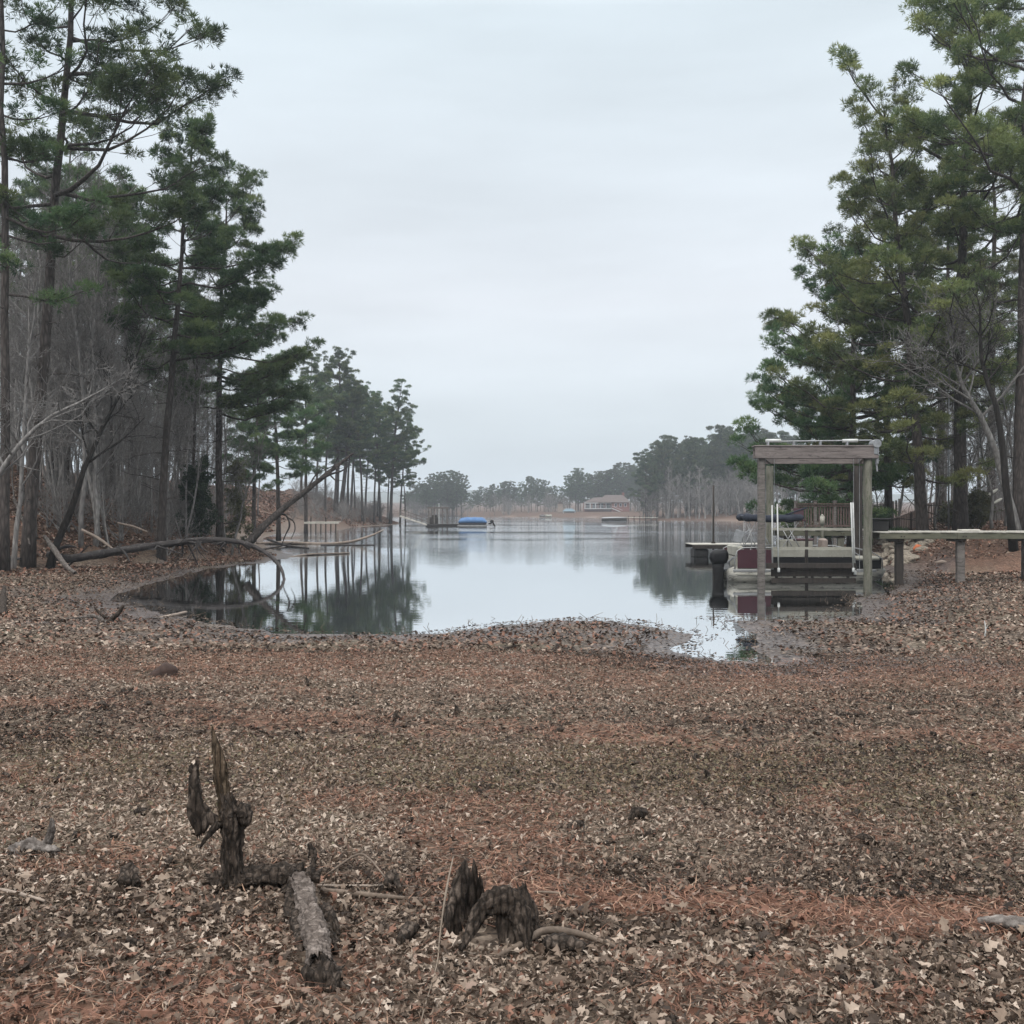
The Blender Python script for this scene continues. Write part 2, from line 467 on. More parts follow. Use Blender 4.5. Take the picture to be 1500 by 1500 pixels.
M['water'] = mat_water()
def deadwood(name, dark, mid, light, sc, ck=.8):
    """Fibrous, cracked dead wood: long fibres, deep dark checks and bleached ridges."""
    m = NT(name); v = m.coord('Object', sc); iso = m.coord('Object', (1, 1, 1))
    fib = m.noise(v, 1.0, 8, .7); lump = m.noise(iso, 16, 5, .65); fine = m.noise(iso, 120, 4, .6)
    vo = m.n('ShaderNodeTexVoronoi', {'feature': 'DISTANCE_TO_EDGE'}, Scale=.8); m.t.links.new(v, vo.inputs['Vector'])
    crack = m.math('MULTIPLY', vo.outputs['Distance'], 5.0, clamp=True)
    f = m.math('ADD', m.math('ADD', m.math('MULTIPLY', fib, .5), m.math('MULTIPLY', lump, .35)), m.math('MULTIPLY', fine, .15))
    col = m.ramp(f, [(.34, dark), (.5, mid), (.66, light)])
    col = m.mix(m.math('MULTIPLY', m.math('SUBTRACT', 1.0, crack), ck), col, dark)  # shade of the crevices put into the colour along the cracks
    m.col(col).rough(.92).spec(.15)
    m.bump(m.math('ADD', f, m.math('MULTIPLY', crack, .35)), 1.0, .016)
    return m.m


M['rot_wood'] = deadwood('rotten_wood', (.007, .006, .005), (.050, .038, .030), (.17, .135, .110), (38, 38, 9))
M['brown_wood'] = deadwood('split_wood', (.012, .009, .006), (.085, .060, .040), (.23, .175, .125), (55, 55, 5))
M['bark_root'] = deadwood('bark_covered_root', (.022, .017, .014), (.125, .102, .088), (.31, .265, .235), (16, 34, 40), .5)
M['grey_drift'] = deadwood('grey_driftwood', (.035, .029, .025), (.14, .122, .11), (.32, .29, .265), (22, 22, 9), .5)
M['black_log'] = worn('wet_black_log', (.010, .009, .009), (.055, .047, .045), 4, (1, 1, 1), .75, .9, .02, spots=(.09, .08, .076))
M['twig'] = worn('dry_twig', (.060, .044, .033), (.17, .13, .10), 12, (1, 1, 1), .8, .4, .005)
M['pale_drift'] = worn('pale_driftwood', (.13, .10, .082), (.31, .255, .21), 5, (1, 1, 1), .8, .5, .01)
M['timber'] = worn('weathered_timber', (.070, .063, .058), (.20, .18, .165), 2.4, (1, 1, 6), .85, .5, .01, spots=(.055, .045, .04))
M['beam'] = worn('weathered_beam', (.075, .064, .060), (.23, .197, .185), 2.0, (.5, 4, 4), .85, .5, .01, spots=(.05, .04, .037))
M['green_post'] = worn('algae_stained_post', (.065, .066, .052), (.20, .19, .155), 3, (3, 3, .6), .85, .5, .01, spots=(.06, .075, .04))
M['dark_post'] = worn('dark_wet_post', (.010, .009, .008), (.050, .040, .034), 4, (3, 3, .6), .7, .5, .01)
M['deck_top'] = worn('bleached_deck_board', (.30, .285, .25), (.56, .54, .485), 2.0, (.6, 6, 1), .8, .3, .005)
M['deck_side'] = worn('greenish_fascia_board', (.055, .058, .042), (.15, .145, .105), 2.0, (.5, 4, 4), .85, .4, .005)
M['alum'] = worn('dull_aluminium', (.16, .165, .165), (.34, .34, .335), 2.5, (1, 1, 3), .45, .08, .003, metal=.6, spec=.5)
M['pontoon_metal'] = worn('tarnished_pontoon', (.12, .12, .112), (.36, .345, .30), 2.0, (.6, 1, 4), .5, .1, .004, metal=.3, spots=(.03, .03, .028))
M['white_plastic'] = worn('white_plastic_pipe', (.36, .37, .36), (.60, .61, .60), 2, (1, 1, 1), .5, .05, .002, spots=(.44, .45, .41))
M['cream'] = worn('cream_panel', (.21, .205, .17), (.36, .35, .30), 2, (1, 1, 1), .55, .05, .002)
M['maroon'] = worn('maroon_panel', (.030, .007, .012), (.060, .015, .023), 2, (1, 1, 1), .35, .05, .002, spec=.5)
M['black'] = worn('black_gloss', (.004, .004, .005), (.012, .012, .013), 3, (1, 1, 1), .5, .05, .002, spec=.2)
M['blackmat'] = worn('black_rubber', (.006, .006, .007), (.022, .021, .021), 3, (1, 1, 1), .8, .1, .004)
M['navy'] = worn('navy_canvas', (.010, .013, .022), (.034, .040, .056), 4, (1, 1, 1), .85, .5, .02)
M['bluecov'] = worn('blue_tarpaulin', (.030, .085, .20), (.06, .15, .30), 2, (1, 1, 1), .6, .4, .03)
M['galv'] = worn('galvanised_steel', (.17, .175, .18), (.36, .37, .38), 6, (1, 1, 1), .5, .1, .003, metal=.5)
M['rock'] = worn('riprap_stone', (.085, .072, .058), (.34, .295, .235), 2.2, (1, 1, 1), .9, .8, .04, spots=(.09, .075, .06))
M['darkrock'] = worn('dark_brown_rock', (.020, .012, .010), (.060, .036, .028), 12, (1, 1, 1), .85, .8, .01)
M['redbrick'] = worn('red_brick', (.12, .050, .042), (.20, .085, .068), 1.2, (1, 1, 2), .85, 0)
M['roofing'] = worn('brown_shingles', (.060, .046, .042), (.105, .082, .074), 1.0, (1, 1, 1), .9, 0)
M['whitepaint'] = worn('white_paint', (.34, .34, .345), (.50, .50, .50), 1.0, (1, 1, 1), .6, 0)
M['glass'] = worn('dark_window_glass', (.02, .025, .03), (.05, .06, .07), .5, (1, 1, 1), .12, 0, spec=.6)
M['fence'] = worn('brown_picket', (.055, .038, .032), (.15, .11, .095), 3, (3, 3, .5), .85, .3, .005)
M['tealroof'] = worn('blue_grey_metal_roof', (.055, .10, .13), (.10, .155, .185), 1, (1, 1, 1), .5, 0)
M['orange'] = worn('rusty_orange', (.30, .08, .03), (.45, .14, .06), 8, (1, 1, 1), .8, .2, .01)
M['cedar'] = needles('cedar_leaf', [(0, (.010, .024, .014)), (.6, (.026, .050, .026)), (1, (.05, .075, .034))])
M['olive_leaf'] = needles('olive_shrub_leaf', [(0, (.040, .044, .020)), (1, (.115, .110, .052))])
M['dry_stalk'] = worn('dry_grass_stalk', (.10, .078, .058), (.22, .175, .135), 5, (1, 1, 1), .8, 0)

# ------------------------------------------------------------------ terrain
def build_ground():
    ys = [-6, -3, -1, 0, 1, 1.8, 2.4]
    y = 2.8
    while y < 2300:
        ys.append(y)
        y += max(0.045, y * y * 0.0019 * (1.0 if y < 60 else 1.6)) if y < 140 else y * .05
    ys = np.array(ys)
    u = np.linspace(-1, 1, 441)
    t = np.sign(u) * (0.62 * np.abs(u) + 0.75 * np.abs(u) ** 5)
    X = t[None] * (ys[:, None] + 5.0); Y = np.repeat(ys[:, None], len(t), 1)
    x, y = X.ravel(), Y.ravel()
    z, sd, bl, br = ground(x, y, full=True)
    nr, nc = X.shape
    i = np.arange(nr - 1)[:, None] * nc; j = np.arange(nc - 1)[None]
    q = np.stack([i + j, i + j + 1, i + nc + j + 1, i + nc + j], -1).reshape(-1, 4)
    mb = MB().add(np.stack([x, y, z], 1), q)
    o = mb.build('ground', M['ground'], smooth_=True); tag(o, kind='structure')
    me = o.data
    n = fbm(x * .7, y * .7, 51, 4)
    red = red_zone(x, y)
    wet = smooth(1.25 - sd / 2.6 + (n - .5) * 2.0) * np.where(y < 60, 1, .4)
    wet = np.maximum(wet, .9 * smooth(1 - np.hypot((x - 6.4) / 1.5, (y - 14.8) / .6) + (n - .5)))
    bank = smooth((np.maximum(bl, br) + .8) / 1.6)
    bank = np.maximum(bank, smooth((y - 200) / 10))
    clay = smooth(1.2 - np.abs(br - .6) / 3.6 + (n - .5)) * smooth((x - 15.6) / 2) * smooth((60 - y) / 5)
    red = np.maximum(red, clay)
    red = np.maximum(red, .45 * smooth(bl / 3) * smooth((y - 95) / 15) * smooth((215 - y) / 5))
    sand = .6 * smooth(1.2 - np.abs(sd - .8) / 2.6) * smooth((y - 150) / 60)
    sand = np.maximum(sand, .35 * smooth(1.2 - np.abs(sd - .6) / 2.0) * smooth((y - 62) / 15) * (x < 0))
    for nm, a in (('red', red), ('wet', wet), ('bank', bank), ('sand', sand)):
        at = me.attributes.new(nm, 'FLOAT', 'POINT'); at.data.foreach_set('value', np.clip(a, 0, 1).astype(np.float32))


build_ground()

xs = np.concatenate([np.linspace(-140, -40, 12), np.linspace(-36, 36, 60), np.linspace(42, 140, 12)]); ys = np.concatenate([np.linspace(9, 60, 40), np.linspace(64, 520, 60)])
X, Y = np.meshgrid(xs, ys); nc = len(xs)
i = np.arange(len(ys) - 1)[:, None] * nc; j = np.arange(nc - 1)[None]
mb = MB().add(np.stack([X.ravel(), Y.ravel(), np.zeros(X.size)], 1), np.stack([i + j, i + j + 1, i + nc + j + 1, i + nc + j], -1).reshape(-1, 4))
tag(mb.build('water', M['water'], smooth_=True), kind='structure')

# distant wooded ridge
mb = MB()
xr = np.linspace(-1900, 1900, 120); rings = []
for x in xr:
    h = 24 + 9 * float(vnoise(x / 260, 0, 4)) + 5 * float(vnoise(x / 70, 3, 5)) + (3 if x < 0 else 0)
    rings.append([[x, 1480, 0], [x, 1540, h * .6], [x, 1640, h], [x, 1800, h * .8], [x, 2000, 0]])
mb.loft(rings, cap=False, closed=False)
tag(mb.build('hills', worn('wooded_hill', (.020, .032, .024), (.060, .066, .046), .02, (1, 1, 1), .95, 0), smooth_=True), kind='structure')

# ------------------------------------------------------------------ air
_m = bpy.data.materials.new('haze_air'); _m.use_nodes = True; _t = _m.node_tree; _t.nodes.clear()
_v = _t.nodes.new('ShaderNodeVolumePrincipled'); _o = _t.nodes.new('ShaderNodeOutputMaterial')
_v.inputs['Color'].default_value = (.86, .93, 1.0, 1); _v.inputs['Density'].default_value = .0005; _v.inputs['Anisotropy'].default_value = .1
_t.links.new(_v.outputs[0], _o.inputs['Volume'])
mb = MB().box((0, 1120, 18), (6200, 2420, 48))
tag(mb.build('haze', _m), kind='stuff')

# ------------------------------------------------------------------ sky and sun
w = bpy.data.worlds.new('World'); S.world = w; w.use_nodes = True; t = w.node_tree; t.nodes.clear()
N = t.nodes.new
out = N('ShaderNodeOutputWorld'); sky = N('ShaderNodeTexSky'); sky.sky_type = 'NISHITA'; sky.sun_disc = False
SUN_EL, SUN_AZ = rad(48), rad(205)
sky.sun_elevation = SUN_EL; sky.sun_rotation = SUN_AZ; sky.dust_density = 4; sky.air_density = 1.2
b1 = N('ShaderNodeBackground'); b1.inputs[1].default_value = .10; t.links.new(sky.outputs[0], b1.inputs[0])
tc = N('ShaderNodeTexCoord'); sp = N('ShaderNodeSeparateXYZ'); t.links.new(tc.outputs['Generated'], sp.inputs[0])
rp = N('ShaderNodeValToRGB'); cr = rp.color_ramp
for k in range(4): cr.elements.new(.5)
for e, (p, c) in zip(cr.elements, [(0, (.60, .68, .745)), (.08, (.665, .735, .79)), (.20, (.765, .81, .865)), (.44, (.72, .81, .87)), (.62, (1.9, 1.92, 1.95)), (1, (3.0, 3.0, 3.0))]):
    e.position = p; e.color = (*c, 1)
t.links.new(sp.outputs[2], rp.inputs[0])
mp = N('ShaderNodeMapping'); mp.inputs['Scale'].default_value = (1.3, 1.3, 7.0); t.links.new(tc.outputs['Generated'], mp.inputs[0])
nz = N('ShaderNodeTexNoise'); nz.inputs['Scale'].default_value = 1.8; nz.inputs['Detail'].default_value = 5; nz.inputs['Roughness'].default_value = .5; t.links.new(mp.outputs[0], nz.inputs[0])
mr = N('ShaderNodeMapRange'); mr.inputs[1].default_value = .3; mr.inputs[2].default_value = .7; mr.inputs[3].default_value = .90; mr.inputs[4].default_value = 1.07; t.links.new(nz.outputs[0], mr.inputs[0])
mx = N('ShaderNodeMix'); mx.data_type = 'RGBA'; mx.blend_type = 'MULTIPLY'; mx.inputs[0].default_value = 1
t.links.new(rp.outputs[0], mx.inputs[6]); t.links.new(mr.outputs[0], mx.inputs[7])
b2 = N('ShaderNodeBackground'); b2.inputs[1].default_value = 1.0; t.links.new(mx.outputs[2], b2.inputs[0])
ms = N('ShaderNodeMixShader'); ms.inputs[0].default_value = .93
t.links.new(b1.outputs[0], ms.inputs[1]); t.links.new(b2.outputs[0], ms.inputs[2]); t.links.new(ms.outputs[0], out.inputs[0])
sl = bpy.data.lights.new('sun', 'SUN'); sl.energy = 1.5; sl.angle = rad(25); sl.color = (1, .97, .93)
so = bpy.data.objects.new('sun', sl); C.objects.link(so)
_d = Vector((math.sin(SUN_AZ) * math.cos(SUN_EL), math.cos(SUN_AZ) * math.cos(SUN_EL), math.sin(SUN_EL)))
so.rotation_euler = _d.to_track_quat('Z', 'Y').to_euler()

# ------------------------------------------------------------------ camera and render settings
cam = bpy.data.cameras.new('camera'); co = bpy.data.objects.new('camera', cam); C.objects.link(co); S.camera = co
cam.sensor_width = 36; cam.sensor_fit = 'AUTO'; cam.lens = 36.0 * F / 1500.0
cam.shift_y = -(750 - HZ) / 1500.0
co.location = (0, 0, EYE); co.rotation_euler = (rad(90), 0, 0); cam.clip_end = 8000; cam.clip_start = .05
S.view_settings.view_transform = 'Standard'; S.view_settings.look = 'None'; S.view_settings.exposure = 0.17; S.view_settings.gamma = 1
cy = S.cycles
cy.max_bounces = 5; cy.diffuse_bounces = 2; cy.glossy_bounces = 3; cy.transmission_bounces = 3; cy.transparent_max_bounces = 8; cy.volume_bounces = 0
cy.use_denoising = True; cy.denoiser = 'OPENIMAGEDENOISE'; cy.denoising_input_passes = 'RGB_ALBEDO_NORMAL'
cy.sample_clamp_indirect = 4.0; cy.caustics_reflective = False; cy.caustics_refractive = False
# ------------------------------------------------------------------ trees
def px_x(px, d): return (px - 750) / F * d


def rot_about(v, axis, ang):
    axis = axis / (np.linalg.norm(axis) + 1e-12)
    return v * math.cos(ang) + np.cross(axis, v) * math.sin(ang) + axis * np.dot(axis, v) * (1 - math.cos(ang))


def add_tufts(mb, rng, pos, dirs, nn=16, length=.24, width=.026, tint=None):
    pos = np.asarray(pos); dirs = np.asarray(dirs); n = len(pos)
    if n == 0: return
    tint = rng.random(n) if tint is None else tint
    d = dirs / (np.linalg.norm(dirs, axis=1)[:, None] + 1e-9)
    v = d[:, None] * .70 + rng.normal(0, .66, (n, nn, 3)); v[..., 2] += .1
    v /= np.linalg.norm(v, axis=2)[..., None]
    L = length * rng.uniform(.7, 1.2, (n, nn, 1))
    base = pos[:, None] + v * .015; tip = base + v * L
    side = np.cross(v, rng.normal(0, 1, (n, nn, 3))); side /= np.linalg.norm(side, axis=2)[..., None] + 1e-9
    side *= width / 2
    mid = base + v * L * .45
    vv = np.stack([base, mid + side, tip, mid - side], 2).reshape(-1, 3)
    q = np.arange(n * nn)[:, None] * 4 + np.arange(4)[None]
    tt = np.repeat(tint, nn * 4) + rng.normal(0, .06, n * nn * 4)
    mb.add(vv, q, None, 0, np.clip(tt, 0, 1))


def pine_parts(seed, Ht, cb, r0, spread, lean=(0, 0), bias=(0, 0), nl=38, dens=1.0, droop=0.0, dead=6, limbs=(), nn=16, nlen=.25, nwid=.030, tsides=10, pad=1.0):
    nl = int(nl * .78)
    rng = np.random.default_rng(seed)
    wd, cr = MB(), MB()
    n = 16; t = np.linspace(0, 1, n)
    wx = np.cumsum(rng.normal(0, .012, n)) * Ht * .35; wy = np.cumsum(rng.normal(0, .012, n)) * Ht * .35
    wx -= wx[0]; wy -= wy[0]
    path = np.stack([lean[0] * t ** 1.2 + wx * t, lean[1] * t ** 1.2 + wy * t, t * Ht], 1)
    r = r0 * (1 - t) ** .75 * .95 + .02; r[0] *= 1.3
    path[0, 2] = -.4
    wd.tube(path, r, tsides)
    at = lambda s: np.array([np.interp(s, t, path[:, k]) for k in range(3)])
    bl = np.array([bias[0], bias[1], 0.0])
    tp, td, ti = [], [], []
    todo = []
    for i in range(nl):
        tt = (i + rng.random()) / nl
        s = cb + (.985 - cb) * tt
        az = i * 2.4 + rng.normal(0, .5)
        dr = np.array([math.cos(az), math.sin(az), 0])
        L = spread * (math.sqrt(max(0, 1 - tt ** 1.7)) * .90 + .10) * rng.uniform(.5, 1.12) * (.75 if tt < .12 else 1)
        L *= max(.25, 1 + float(dr @ bl))
        el = rad(-4 + 56 * tt ** 1.3 + rng.normal(0, 9)) - droop * (1 - tt)
        todo.append((s, az, L, el))
    for (s, az, L, el) in limbs:
        todo.append((s, az, L, el))
    for (s, az, L, el) in todo:
        p0 = at(s); dr = np.array([math.cos(az), math.sin(az), 0])
        k = np.linspace(0, 1, 7)[:, None]
        pts = p0 + dr * (L * k * math.cos(el)) + np.array([0, 0, 1.0]) * (L * (k * math.sin(el) + .16 * k ** 2 - .10 * np.sin(k * 3.1)))
        wob = np.cumsum(rng.normal(0, .028 * L, (7, 3)), 0); wob[0] = 0; pts = pts + wob * np.array([1, 1, .7])
        rr = (.013 * L + .012) * (1 - k[:, 0] * .85) * (1.25 - .5 * s)
        wd.tube(pts, rr, 5)
        ld = pts[-1] - pts[0]; ld /= np.linalg.norm(ld) + 1e-9
        side = np.cross(ld, [0, 0, 1.0]); side /= np.linalg.norm(side) + 1e-9
        nc = max(2, int(1.4 + L * 1.05 * dens + rng.random()))
        for jx in range(nc):
            s2 = 1.0 if jx == 0 else rng.uniform(.30, .98)
            f = s2 * 6; a_ = min(int(f), 5); b0 = pts[a_] + (pts[a_ + 1] - pts[a_]) * (f - a_)
            f0 = max(0, f - 1.1); a_ = min(int(f0), 5); bs = pts[a_] + (pts[a_ + 1] - pts[a_]) * (f0 - a_)
            lat = 0 if jx == 0 else rng.choice([-1, 1]) * rng.uniform(.12, .40) * (L * (1.12 - s2) + .35)
            cc = b0 + side * lat + ld * rng.uniform(-.05, .25) + np.array([0, 0, rng.uniform(.0, .22)])
            pr = (.27 + .10 * math.sqrt(L)) * rng.uniform(.65, 1.35) * pad
            rz_ = pr * rng.uniform(.38, .62)
            nt = max(5, int(14 * math.sqrt(dens) * (pr / .42) ** 2))
            u = rng.normal(0, 1, (nt, 3)); u /= np.linalg.norm(u, axis=1)[:, None]
            rr_ = rng.random(nt) ** .42
            u[:, 2] = np.where((u[:, 2] < -.2) & (rng.random(nt) < .6), -u[:, 2], u[:, 2])
            pp = cc + u * rr_[:, None] * np.array([pr, pr, rz_])
            ct = np.clip(rng.normal(.45, .2), 0, 1)
            tp.extend(pp); td.extend(u * .8 + np.array([0, 0, .5]) + ld * .3); ti.extend(ct + u[:, 2] * .16 + rng.normal(0, .1, nt))
            wd.tube([bs, (bs + cc) / 2 + rng.normal(0, .04, 3), cc], [.016, .012, .007], 3, cap=False)
            for q in rng.integers(0, nt, min(5, nt)):
                wd.tube([cc - (cc - bs) * .25, pp[q]], [.007, .004], 3, cap=False)
    for i in range(dead):
        s = rng.uniform(.18, 1) * cb; az = rng.uniform(0, 6.28); L = rng.uniform(.4, 1.0) * spread * .5
        p0 = at(s); dr = np.array([math.cos(az), math.sin(az), rng.normal(.05, .2)])
        k = np.linspace(0, 1, 5)[:, None]
        pts = p0 + dr * L * k + np.array([0, 0, -.12 * L]) * k ** 2 + np.cumsum(rng.normal(0, .04 * L, (5, 3)), 0) * (k > 0)
        wd.tube(pts, .022 * (1 - .8 * k[:, 0]) + .004, 4)
        for z in range(3):
            f = rng.uniform(.4, .95); b0 = p0 + dr * L * f; e = b0 + (dr + rng.normal(0, .6, 3)) * L * .3
            wd.tube([b0, e], [.009, .004], 3, cap=False)
    add_tufts(cr, rng, tp, td, nn, nlen, nwid, np.clip(np.array(ti), 0, 1))
    return wd, cr


def pine(label, x, y, seed, group=None, needle='needle_dark', wood='pine_bark', name='pine_tree', z=None, **kw):
    wd, cr = pine_parts(seed, **kw)
    z = gz(x, y) if z is None else z
    r = thing(name, label, 'tree', (x, y, z), 0, group)
    wd.build('trunk', M[wood], r, smooth_=True)
    cr.build('crown', M[needle], r, tints=True)
    return r


def bare_parts(seed, path, r0, nprim=14, L1=3.0, levels=4, start=.3, kids=(0, 5, 4, 3), up=.25, twig=.009, sides=8):
    rng = np.random.default_rng(seed)
    tr, br = MB(), MB()
    path = np.asarray(path, float)
    n = 12; t0 = np.linspace(0, 1, len(path)); t = np.linspace(0, 1, n)
    pp = np.stack([np.interp(t, t0, path[:, k]) for k in range(3)], 1)
    for _ in range(2): pp[1:-1] = (pp[:-2] + pp[1:-1] * 2 + pp[2:]) / 4
    H = np.linalg.norm(pp[-1] - pp[0])
    pp[1:] += np.cumsum(rng.normal(0, .008 * H, (n - 1, 3)), 0) * np.array([1, 1, .2])
    rr = r0 * (1 - t) ** .8 + twig * 1.3; rr[0] *= 1.25; pp[0, 2] -= .3
    tr.tube(pp, rr, sides)

    def grow(p, d, L, r, lev):
        m = 5; k = np.linspace(0, 1, m)
        pts = [p]; dd = d.copy()
        for q in range(1, m):
            dd = dd + rng.normal(0, .16, 3) + np.array([0, 0, up * .35]); dd /= np.linalg.norm(dd)
            pts.append(pts[-1] + dd * L / (m - 1))
        pts = np.array(pts); ra = np.maximum(r * (1 - .75 * k), twig * .6)
        br.tube(pts, ra, 5 if lev >= 2 else 3, cap=False)
        if lev <= 0: return
        for c in range(kids[levels - lev] if levels - lev < len(kids) else 3):
            s = rng.uniform(.2, 1.0) * (m - 1); a = min(int(s), m - 2); b0 = pts[a] + (pts[a + 1] - pts[a]) * (s - a)
            ax = rng.normal(0, 1, 3); ax = np.cross(dd, ax)
            nd = rot_about((pts[a + 1] - pts[a]) / (np.linalg.norm(pts[a + 1] - pts[a]) + 1e-9), ax, rad(rng.uniform(25, 62)))
            grow(b0, nd, L * rng.uniform(.38, .62), max(ra[a] * .6, twig), lev - 1)

    for i in range(nprim):
        s = start + (1 - start) * (i + rng.random()) / nprim * .98
        f = s * (n - 1); a = min(int(f), n - 2); p = pp[a] + (pp[a + 1] - pp[a]) * (f - a)
        tg = pp[a + 1] - pp[a]; tg /= np.linalg.norm(tg)
        az = i * 2.4 + rng.normal(0, .5)
        side = np.array([math.cos(az), math.sin(az), 0])
        d = side * math.cos(rad(42)) + tg * math.sin(rad(42)) + rng.normal(0, .12, 3); d /= np.linalg.norm(d)
        L = L1 * (1.1 - .65 * (s - start) / (1 - start)) * rng.uniform(.6, 1.15)
        grow(p, d, L, max(rr[a] * .5, twig * 1.4), levels - 1)
    return tr, br


def bare(label, x, y, seed, path, r0, group=None, wood='grey_bark', name='bare_tree', z=None, **kw):
    tr, br = bare_parts(seed, path, r0, **kw)
    r = thing(name, label, 'tree', (x, y, gz(x, y) if z is None else z), 0, group)
    tr.build('trunk', M[wood], r, smooth_=True)
    br.build('crown', M[wood], r, smooth_=True)
    return r


# ---- pines one can tell apart, left bank


pine('tall pine trunk at the extreme left edge of the photo, crown above the frame', px_x(6, 36), 36, 11, Ht=27, cb=.36, r0=.16, spread=4.0, nl=40, dens=1.1, dead=8)
pine('huge leaning pine with long open limbs, second trunk from the left edge', px_x(40, 38), 38, 12, Ht=27, cb=.42, r0=.24, spread=5.6, lean=(2.1, 0), bias=(.25, -.1), nl=40, dens=1.0, dead=8,
     limbs=[(.46, -.15, 5.4, .05), (.52, .25, 5.2, .12), (.58, -.35, 5.6, .10), (.63, .1, 6.2, .06), (.68, -.2, 6.0, .02), (.73, .3, 5.4, .1), (.49, 2.9, 3.6, .15), (.80, -.1, 5.2, .1), (.86, .2, 5.0, .15)])
pine('dense dark pine with straight thick trunk standing behind the arched fallen log', px_x(236, 45), 45, 13, Ht=18.6, cb=.47, r0=.19, spread=4.0, lean=(1.0, 0), bias=(.2, -.1), nl=48, dens=1.9, dead=12, limbs=[(.5, -.3, 4.6, .05), (.6, .4, 4.4, .1), (.7, 0, 4.2, .1)])
pine('dark pine with broad crown reaching right, just behind the straight thick pine', px_x(322, 53), 53, 14, Ht=18.2, cb=.36, r0=.20, spread=4.4, lean=(.3, 0), bias=(.1, 0), nl=46, dens=1.9, dead=10, limbs=[(.62, .0, 3.9, .0), (.55, .2, 4.1, -.05), (.47, -.2, 4.2, .1), (.40, .1, 3.8, .0)])
pine('mid-height pine with bushy crown between the big left pines', px_x(165, 57), 57, 15, Ht=17.0, cb=.55, r0=.16, spread=3.6, nl=42, dens=1.55, dead=10)
pine('slim pine rising from the wood between the two leftmost trunks', px_x(95, 60), 60, 16, Ht=18.5, cb=.5, r0=.18, spread=3.2, nl=36, dens=1.5, dead=10)
pine('round-topped dark pine beside the thicket, left of the peninsula clump', px_x(408, 86), 86, 17, Ht=15.0, cb=.36, r0=.2, spread=3.6, bias=(.15, 0), nl=44, dens=1.9, dead=8, limbs=[(.5, .1, 3.9, .05), (.6, -.2, 3.7, .0)])
pine('shorter pine in front of the round-topped dark pine', px_x(372, 78), 78, 18, Ht=12.5, cb=.33, r0=.17, spread=3.2, nl=40, dens=1.9, dead=8)
pine('narrow pine filling the gap right of the round-topped dark pine', px_x(448, 112), 112, 19, Ht=17.0, cb=.40, r0=.2, spread=3.4, nl=38, dens=1.5, dead=8)
pine('twin-trunk neighbour, tallest round crown of the peninsula clump', px_x(492, 165), 165, 20, Ht=25.5, cb=.42, r0=.42, spread=5.6, nl=50, dens=1.55, dead=6, nwid=.045, nlen=.34, lean=(.9, 0))
pine('leaning pine sharing its base with the tallest peninsula pine', px_x(499, 163), 163, 21, Ht=21.0, cb=.45, r0=.40, spread=4.6, nl=44, dens=1.5, dead=6, nwid=.045, nlen=.34, lean=(2.6, 0))
pine('pine with open feathery top at the tip of the peninsula', px_x(572, 180), 180, 22, Ht=25.0, cb=.30, r0=.30, spread=4.4, nl=40, dens=1.0, dead=8, nwid=.045, nlen=.34, lean=(1.6, 0), limbs=[(.5, 0, 5.4, .0), (.6, .3, 4.6, .0), (.4, -.2, 5.6, -.05)])
rng = np.random.default_rng(5)
PV = []
for k in range(4):
    PV.append(pine('slender pine of the clump growing on the left peninsula', -40 - k, 176 + k * 3, 60 + k, group='slender pines of the peninsula clump', Ht=21 + k, cb=.40 + .05 * k, r0=.22, spread=4.4, nl=40, dens=1.5, dead=8, nwid=.045, nlen=.33, nn=14, lean=((.6, 1.6, -.4, 1.0)[k], 0)))
for k, (px, d) in enumerate([(509, 168), (514, 176), (531, 164), (535, 180), (548, 170), (553, 184), (557, 174), (586, 186), (476, 160), (463, 178), (594, 196), (440, 150), (568, 190), (571, 176), (520, 186)]):
    h = {586: .80, 594: .62, 557: .92, 553: .8, 520: .7, 568: .72}.get(px, rng.uniform(.84, .98))
    if k < 4:
        o = PV[k]; o.location = (px_x(px, d), d, gz(px_x(px, d), d)); o.scale = (h,) * 3
    else:
        o = dup(PV[k % 4], (px_x(px, d), d, gz(px_x(px, d), d)), rng.uniform(0, .8) + (0 if k % 2 else -.5), h)

# ---- pines one can tell apart, right bank
OL = dict(needle='needle_olive')
pine('huge pine on the right with thick straight trunk behind the walkway', px_x(1407, 47), 47, 31, Ht=25.5, cb=.24, r0=.30, spread=6.2, bias=(-.25, -.05), nl=72, dens=1.25, dead=8, lean=(-.3, 0), limbs=[(.36, 3.2, 4.6, .0), (.45, 3.0, 4.8, .05), (.27, 3.3, 4.4, -.08), (.6, 2.9, 4.6, .1), (.7, 3.3, 3.2, .15)], **OL)
pine('pine leaning left with dark trunk, first one left of the huge right pine', px_x(1352, 46), 46, 32, Ht=19.8, cb=.15, r0=.26, spread=4.9, bias=(-.2, 0), nl=62, dens=1.25, dead=8, lean=(-1.6, 0), limbs=[(.4, 3.1, 4.2, 0), (.5, 2.9, 4.0, .05), (.6, 3.4, 3.6, 0)], **OL)
pine('bushy olive pine with slim trunk right behind the boat lift', px_x(1302, 54), 54, 33, Ht=17.8, cb=.16, r0=.22, spread=5.0, bias=(-.25, 0), nl=66, dens=1.4, dead=4, droop=.12, lean=(-.3, 0), **OL)
